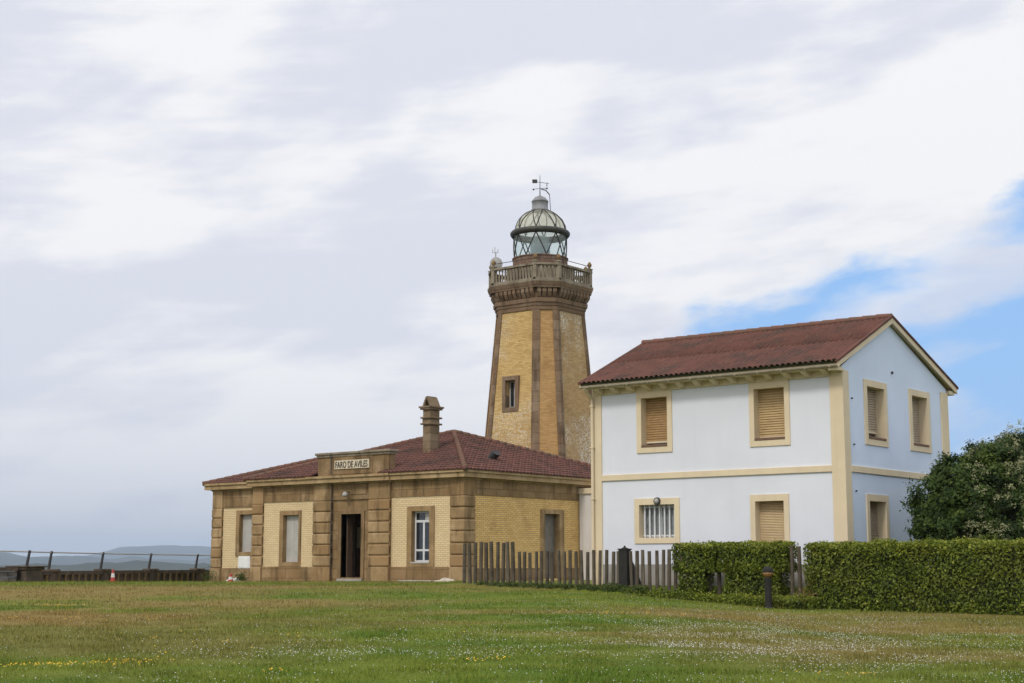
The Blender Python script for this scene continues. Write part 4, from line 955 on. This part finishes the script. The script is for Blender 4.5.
# bollard lamp
bp = GW(6.77, 39.8); bo = thing('bollard_lamp', 'black bollard lamp with round head standing in front of the hedge', 'lamp', bp)
mb = MB(); mb.lathe((bp[0], bp[1], bp[2]), [(.11, -.1), (.11, 0), (.10, .02), (.09, .06), (.09, .76), (.095, .78), (.095, .80)], 20); mb.build('post', MT['black_paint'], bo, True)
mb = MB(); mb.lathe((bp[0], bp[1], bp[2]), [(.085, .80), (.115, .83), (.138, .88), (.142, .93)], 20); mb.build('lens', MT['amber'], bo, True)
mb = MB(); mb.lathe((bp[0], bp[1], bp[2]), [(.144, .93), (.147, .95), (.135, 1.01), (.10, 1.06), (.05, 1.09), (.005, 1.10)], 20); mb.build('hood', MT['black_paint'], bo, True)

# ------------------------------------------------------------------ FLOWERING SHRUB
sc = W(14.6, 41.2); sh = thing('flowering_shrub', 'large dark rounded evergreen shrub with cream blossom at the right edge behind the hedge', 'shrub', (sc[0], sc[1], 0))
lobes = [(14.6, 41.4, 2.2, 2.0), (12.75, 41.0, 1.95, 1.35), (12.0, 41.2, 2.35, .85), (12.6, 41.0, 2.65, .95), (13.4, 41.0, 2.85, 1.1), (14.7, 41.0, 3.25, 1.1), (16.4, 41.3, 2.9, 1.7), (12.35, 40.6, 1.1, 1.1), (14.0, 40.0, 1.6, 1.5), (15.3, 40.2, 2.3, 1.6), (14.2, 42.6, 2.4, 1.7), (16.6, 40.3, 1.4, 1.5), (13.3, 40.3, 2.2, 1.15), (12.05, 40.9, 1.25, 1.0), (11.9, 41.0, 1.9, .75)]
ap, an_, av_, flw, fn_ = [], [], [], [], []
for (l, d, z, r) in lobes:
    nC = int(70*r*r); v = rng.normal(0, 1, (nC, 3)); v /= np.linalg.norm(v, axis=1)[:, None]
    rr = r*(.78+.27*rng.random(nC)+.10*np.array([mnoise.noise(Vector(q)*3+Vector((l, d, z))) for q in v]))
    cc = np.array([l, d, z])+v*rr[:, None]; k = (cc[:, 2] > .15)
    for (l2, d2, z2, r2) in lobes:
        if (l2, d2, z2) != (l, d, z): k &= np.linalg.norm(cc-[l2, d2, z2], axis=1) > r2*.70
    cc, v, rr = cc[k], v[k], rr[k]
    for c_, v_, r_ in zip(cc, v, rr):                             # each clump: a tuft of shoots
        m_ = int(rng.integers(52, 80)); o = rng.normal(0, 1, (m_, 3))*[.115, .115, .085]; o += np.outer(np.abs(rng.normal(0, .07, m_)), v_)
        ap.append(c_+o); an_.append(np.tile(v_, (m_, 1))+o*2.5); av_.append(np.full(m_, rng.normal(.42, .20)))
        nzf = mnoise.noise(Vector(c_)*1.5)
        if c_[0] > 12.35 and v_[1] < .15 and nzf > -.10-.18*(c_[0]-12.7):
            nf = int(rng.integers(3, 6)); flw.append(c_+v_*.24+rng.normal(0, .10, (nf, 3))); fn_.append(np.tile(v_+[0, 0, .3], (nf, 1)))
def toW(p): return np.stack([Rt[0]*p[:, 0]+Fw[0]*p[:, 1], Rt[1]*p[:, 0]+Fw[1]*p[:, 1], p[:, 2]], 1)
ap = toW(np.concatenate(ap)); an_ = toW(np.concatenate(an_))
k = 3; wp = np.repeat(ap, k, 0)+rng.normal(0, .04, (len(ap)*k, 3)); wn = np.repeat(an_, k, 0)
rv = np.clip(np.repeat(np.concatenate(av_), k)+rng.normal(0, .16, len(wp)), 0, 1)
np_mesh('crown', leaves(wp, wn+[0, 0, .3], .112*(.6+.7*rng.random(len(wp))), .38, .8), 4, MT['shrub'], rv, sh)
fp = toW(np.concatenate(flw)); fv = toW(np.concatenate(fn_)); k = 14
fl_p = np.repeat(fp+fv*.05, k, 0)+rng.normal(0, .042, (len(fp)*k, 3))
o = np_mesh('blossom', leaves(fl_p, np.repeat(fv, k, 0), .052, .7, .7), 4, MT['petal_cream'], rng.random(len(fl_p)), sh); o['kind'] = 'stuff'
mb = MB()
for (l, d, z, r) in lobes:
    a = Vector(W(14.5+(l-14.5)*.15, 41.3, 0)); b = Vector(W(14.5+(l-14.5)*.5, 41.3+(d-41.3)*.5, z*.5)); c = Vector(W(l, d, z))
    mb.tube(a-Vector((0, 0, .3)), b, .10, .07, 7); mb.tube(b, c, .07, .03, 7)
    for _ in range(4): mb.tube(c, c+Vector((random.uniform(-1, 1), random.uniform(-1, 1), random.uniform(-.2, 1))).normalized()*r*.7, .03, .008, 5)
mb.build('trunk', MT['bark'], sh)
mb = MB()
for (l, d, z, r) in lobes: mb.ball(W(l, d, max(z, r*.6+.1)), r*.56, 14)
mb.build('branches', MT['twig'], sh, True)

# ------------------------------------------------------------------ BALUSTRADE on the cliff edge
BP = [(-19.45, 60.5), (-19.33, 63.0), (-18.52, 68.0), (-17.45, 72.6), (-16.2, 77.4)]
bl_ = thing('stone_balustrade', 'dark stone balustrade with iron posts and rail along the cliff edge', 'balustrade', GW(*BP[0])); ZTp = .36; ZG = -.60
tops = []
for i, (l, d) in enumerate(BP):
    x, y, _ = W(l, d); ztp = .36+(.16 if i == 0 else .06)-.002*i; hw_ = .38 if i == 0 else .22
    mb = MB(); mb.rnd(); mb.cbox(x-hw_, x+hw_, y-hw_, y+hw_, -1.2, ztp-.12, b=.02); mb.cbox(x-hw_-.07, x+hw_+.07, y-hw_-.07, y+hw_+.07, ztp-.12, ztp, b=.03)
    if i == 0: mb.cbox(x-.9, x+.55, y-.5, y+.5, ztp-.02, ztp+.04, b=.02)
    mb.build('pedestal', MT['balus'], bl_)
    zr = 1.12-.01*i; lean = .10
    mb = MB(); mb.tube((x-Rt[0]*lean, y-Rt[1]*lean, ztp-.05), (x, y, zr), .065, .05, 8); mb.ball((x, y, zr), .07); mb.build('iron_post', MT['iron'], bl_)
    tops.append(Vector((x, y, zr)))
ext = Vector(W(-14.6, 84, 1.04))
mb = MB(); mb.path(tops+[ext], .032, 6); mb.build('rail', MT['steel'], bl_)
mb = MB(); nb = []
seq = [W(l, d) for l, d in BP]+[W(-14.6, 84)]
for a, b in zip(seq, seq[1:]):
    a = Vector(a); b = Vector(b); t = (b-a).normalized(); s_ = Vector((-t.y, t.x, 0))
    def bar(z0, z1, w): 
        q = [a+s_*w, a-s_*w, b-s_*w, b+s_*w]; mb.rnd(); mb.hexa([(p.x, p.y, z0) for p in q]+[(p.x, p.y, z1) for p in q])
    bar(.18, .34, .16); bar(-1.2, -.45, .14)
    pn = [a+s_*-.03, a-s_*.05, b-s_*.05, b+s_*-.03]; mb.hexa([(q_.x, q_.y, -.45) for q_ in pn]+[(q_.x, q_.y, .18) for q_ in pn])
    nn = int((b-a).length/.62)
    for k in range(1, nn): nb.append(a+(b-a)*k/nn)
mb.build('coping', MT['balus'], bl_)
pb = None
for p in nb[:90]:
    if pb is None:
        m2 = MB(); m2.lathe((0, 0, 0), [(.08, 0), (.08, .06), (.05, .1), (.085, .25), (.055, .5), (.08, .58), (.08, .64)], 8)
        pb = m2.build('baluster', MT['stone_dark'], bl_, True, origin=(0, 0, 0)); o = pb
    else: o = pb.copy(); C.objects.link(o); o.parent = bl_
    og = ORG[bl_.name]; o.location = (p.x-og[0]-Fw[0]*.10+.08*Rt[0], p.y-og[1]-Fw[1]*.10+.08*Rt[1], -.455-og[2])
rw = thing('rubble_wall', 'low dark rubble wall with flat coping at the left edge of the lawn', 'wall', GW(-21, 59.3))
mb = MB(); a, b = Vector(W(-19.9, 60.2)), Vector(W(-27, 54.5)); t = (b-a).normalized(); s_ = Vector((-t.y, t.x, 0)); L = (b-a).length
random.seed(3)
for r_ in range(5):
    x = 0
    while x < L:
        w = random.uniform(.25, .6); mb.rnd(); o_ = random.uniform(-.03, .03); z0 = -.75+r_*.22
        q = [a+t*x+s_*(.22+o_), a+t*min(L, x+w-.03)+s_*(.22+o_), a+t*min(L, x+w-.03)-s_*(.22+o_), a+t*x-s_*(.22+o_)]
        mb.hexa([(p.x, p.y, z0) for p in q]+[(p.x, p.y, z0+.2) for p in q]); x += w
mb.build('stonework', MT['rubble'], rw)
mb = MB(); q = [a+s_*.3, b+s_*.3, b-s_*.3, a-s_*.3]; mb.hexa([(p.x, p.y, .35) for p in q]+[(p.x, p.y, .50) for p in q]); mb.build('coping', MT['balus'], rw)
mb = MB(); pr = [tops[0], Vector((*W(-23, 57.5)[:2], 1.2)), Vector((*W(-27, 54.5)[:2], 1.25))]; mb.path(pr, .032, 6); mb.build('rail', MT['steel'], rw)
mb = MB(); p = W(-23, 57.5); mb.tube((p[0], p[1], .45), (p[0], p[1], 1.2), .06, .05, 8); mb.build('iron_post', MT['iron'], rw)

# cones, sheeting, weeds
def cone(lat, d, h, r, label, dz=0):
    x, y, z = GW(lat, d, dz); t = thing('traffic_cone', label, 'cone', (x, y, z), 'red and white traffic cones')
    mb = MB(); mb.box(x-r*1.5, x+r*1.5, y-r*1.5, y+r*1.5, z-.01, z+.03); mb.lathe((x, y, z), [(r, .03), (r*.80, h*.36)], 16); mb.build('body', MT['red'], t)
    mb = MB(); mb.lathe((x, y, z), [(r*.81, h*.36), (r*.62, h*.68)], 16); mb.build('band', MT['plastic_white'], t)
    mb = MB(); mb.lathe((x, y, z), [(r*.62, h*.68), (r*.40, h)], 16); mb.build('tip', MT['red'], t)
cone(-16.05, 60.5, .50, .10, 'small red and white cone on the lawn in front of the balustrade')
cone(-12.9, 69.0, .40, .14, 'small red and white cone against the plinth of the brick house')
def crumple(name, label, cat, c, sx, sy, h, mat, seed, rot=0):
    t = thing(name, label, cat, c); vs = []; n = 12
    for j in range(n+1):
        for i in range(n+1):
            a = i/n*2-1; b = j/n*2-1; e = max(0, 1-a*a)*max(0, 1-b*b)
            z = h*e**.4*(.6+.6*mnoise.noise((a*2.2+seed, b*2.2, seed))); xx = a*sx; yy = b*sy
            vs.append((c[0]+xx*math.cos(rot)-yy*math.sin(rot), c[1]+xx*math.sin(rot)+yy*math.cos(rot), c[2]-.02+max(0, z)))
    mb = MB(); mb.add(vs, [(j*(n+1)+i, j*(n+1)+i+1, (j+1)*(n+1)+i+1, (j+1)*(n+1)+i) for j in range(n) for i in range(n)]); mb.build('sheet', mat, t)
crumple('plastic_sheet', 'crumpled dirty white sheet heaped at the brick corner beside the fence', 'sheet', (-40.0, 46.4, -.09), .5, .25, .22, MT['tarp'], 2)
crumple('paper_litter', 'small white scrap of litter on the grass near the left corner of the house', 'litter', (-53.6, 47.0, -.13), .28, .2, .20, MT['plastic_white'], 5)
sl = thing('stone_slab', 'pale flat slab on the grass under the white framed window', 'slab', (-41.3, 46.4, -.09)); mb = MB(); mb.cbox(-42.4, -40.6, 46.1, 46.7, -.2, -.03, b=.02); mb.build('slab', MT['asphalt_grey'], sl)
for (x, y, r, lab) in ((-56.0, 47.6, .35, 'green weed tuft at the far left corner of the brick house'), (-52.9, 46.85, .3, 'green weed tuft at the foot of the pilaster beside the cone'), (-53.9, 47.75, .16, 'small green weed under the white meter box')):
    z = -.12; t = thing('weed', lab, 'weed', (x, y, z), 'weeds along the house wall'); n = 260
    p = np.array([x, y, z])+np.abs(rng.normal(0, 1, (n, 3)))*[1, 1, r*.7]*np.array([1, 1, 1]); p[:, 0] = x+rng.normal(0, r*.6, n); p[:, 1] = y+rng.normal(0, r*.3, n)
    np_mesh('foliage', leaves(p, np.tile([0, -.4, .6], (n, 1)), .10, .35), 4, MT['ivy'], rng.random(n), t)

# ------------------------------------------------------------------ HAZE
mb = MB(); mb.box(-17500, 17500, -17500, 17500, -43.5, 330); hz = mb.build('haze', bpy.data.materials.new('sea_haze')); tag(hz, 'thin pale sea haze over the coast', 'haze', kind='stuff')
hmt = hz.data.materials[0]; hmt.use_nodes = True; nt = hmt.node_tree; nt.nodes.remove(nt.nodes['Principled BSDF'])
pv_ = N(nt, 'ShaderNodeVolumePrincipled', {'Color': (.66, .80, 1.0, 1), 'Density': 8.5e-5, 'Anisotropy': .2}); nt.links.new(pv_.outputs[0], nt.nodes['Material Output'].inputs['Volume'])

# ------------------------------------------------------------------ SKY, SUN, CAMERA
sunv = Vector((.10, -.72, .76)).normalized(); el = math.asin(sunv.z); az = math.atan2(sunv.x, sunv.y)
w = bpy.data.worlds.new('World'); S.world = w; w.use_nodes = True; nt = w.node_tree; bg = nt.nodes['Background']
sky = N(nt, 'ShaderNodeTexSky', sky_type='NISHITA', sun_disc=False, sun_elevation=el, sun_rotation=az)
dirv = N(nt, 'ShaderNodeTexCoord').outputs['Generated']
dot = lambda v: N(nt, 'ShaderNodeVectorMath', {0: dirv, 1: v}, operation='DOT_PRODUCT').outputs['Value']
M_ = lambda op, a, b=None, **k: math_(nt, op, a, b, **k)
rr_, ff_, zz_ = dot((Rt[0], Rt[1], 0)), dot((Fw[0], Fw[1], 0)), dot((0, 0, 1))
azd = M_('DEGREES', M_('ARCTAN2', rr_, ff_)); eld = M_('DEGREES', M_('ARCSINE', zz_))
# cloud sheet coordinates: azimuth and elevation, stretched along the horizon and tilted
cv = N(nt, 'ShaderNodeCombineXYZ', {0: M_('MULTIPLY', azd, .075), 1: M_('ADD', M_('MULTIPLY', eld, .20), M_('MULTIPLY', azd, -.028)), 2: 3.7}).outputs[0]
warp = N(nt, 'ShaderNodeTexNoise', {'Vector': cv, 'Scale': 1.3, 'Detail': 3.0})
cv2 = N(nt, 'ShaderNodeVectorMath', {0: cv, 1: scalev(nt, warp.outputs['Color'], (.35, .35, .35))}, operation='ADD').outputs[0]
n1 = nz(nt, .9, 4, cv2, .42); n2 = nz(nt, 2.4, 7, cv2, .58)
# blue opening low on the right
edge = M_('ADD', M_('ADD', M_('MULTIPLY', M_('SUBTRACT', azd, 7.5), .25), 9.75), M_('MULTIPLY', M_('MAXIMUM', M_('SUBTRACT', azd, 17.0), 0.0), .45))
gap = M_('ADD', M_('SUBTRACT', edge, eld), M_('MULTIPLY', M_('SUBTRACT', n2, .5), 4.5))
msk = M_('MULTIPLY', ramp(nt, gap, -.3, 1.0), ramp(nt, azd, 5.0, 7.5))
msk = M_('MULTIPLY', msk, M_('SUBTRACT', 1.0, ramp(nt, azd, 110, 150)))
veil = ramp(nt, n1, .44, .66)                                   # thin white cloud drifting in the opening
veil2 = M_('MULTIPLY', ramp(nt, nz(nt, 1.7, 5, cv2, .5), .50, .68), .8)
msk = M_('MULTIPLY', msk, M_('SUBTRACT', 1.0, veil2))
bd = M_('ADD', M_('ABSOLUTE', M_('SUBTRACT', eld, M_('ADD', M_('MULTIPLY', M_('SUBTRACT', azd, 16.0), .22), 10.0))), M_('MULTIPLY', M_('SUBTRACT', n2, .5), 3.5))
msk = M_('MULTIPLY', msk, M_('SUBTRACT', 1.0, M_('MULTIPLY', M_('MULTIPLY', M_('SUBTRACT', 1.0, ramp(nt, bd, .2, 1.3)), ramp(nt, azd, 11.5, 14.5)), .72)))
cv3 = N(nt, 'ShaderNodeCombineXYZ', {0: M_('MULTIPLY', azd, .10), 1: M_('ADD', M_('MULTIPLY', eld, .62), M_('MULTIPLY', azd, -.05)), 2: 1.3}).outputs[0]
n3 = nz(nt, 1.0, 6, cv3, .55)
white = ramp(nt, M_('ADD', M_('ADD', n1, M_('MULTIPLY', M_('SUBTRACT', n2, .5), .45)), M_('MULTIPLY', M_('SUBTRACT', n3, .5), .42)), .36, .58)
ccol = mix(nt, white, (6.4, 6.62, 7.4), (8.2, 8.2, 8.35))
low = M_('SUBTRACT', 1.0, ramp(nt, eld, .5, 9.5)); ccol = mix(nt, M_('MULTIPLY', low, .65), ccol, (6.0, 6.2, 6.9))
sd_ = dot(tuple(sunv)); glow = ramp(nt, sd_, .2, 1.0); ccol = mix(nt, glow, ccol, (11.5, 11.1, 10.6))
col = mix(nt, msk, ccol, mix(nt, .15, (2.6, 4.9, 8.6), sky.outputs[0]))
# near-white brightness added to the unseen sky on the right, to light the side walls
rb = M_('MULTIPLY', ramp(nt, dot((.98, 0, .2)), .0, .5), ramp(nt, azd, 24, 50)); rb = M_('MAXIMUM', rb, M_('MULTIPLY', ramp(nt, dot((.98, 0, .2)), .0, .5), M_('LESS_THAN', azd, -120)))
col = mix(nt, rb, col, (9.6, 9.9, 10.5))
nt.links.new(col, bg.inputs['Color']); bg.inputs['Strength'].default_value = .1
sun = bpy.data.lights.new('Sun', 'SUN'); sun.energy = 1.5; sun.angle = rad(11); sun.color = (1.0, .95, .87)
so = bpy.data.objects.new('Sun', sun); C.objects.link(so); so.rotation_euler = sunv.to_track_quat('Z', 'Y').to_euler()
cam = bpy.data.cameras.new('Camera'); cam.sensor_width = 36; cam.lens = 1485.85*36/1024; cam.clip_end = 60000; cam.clip_start = .1
co = bpy.data.objects.new('Camera', cam); C.objects.link(co); co.location = (0, 0, EYE); co.rotation_euler = (rad(90+8.528), 0, YAW); S.camera = co
S.view_settings.view_transform = 'Standard'; S.view_settings.look = 'None'; S.view_settings.exposure = .22; S.view_settings.gamma = 1; S.view_settings.use_curve_mapping = False
S.render.engine = 'CYCLES'; S.cycles.max_bounces = 6; S.cycles.diffuse_bounces = 3; S.cycles.transparent_max_bounces = 16; S.cycles.volume_bounces = 0
try: S.cycles.use_denoising = True
except Exception: pass
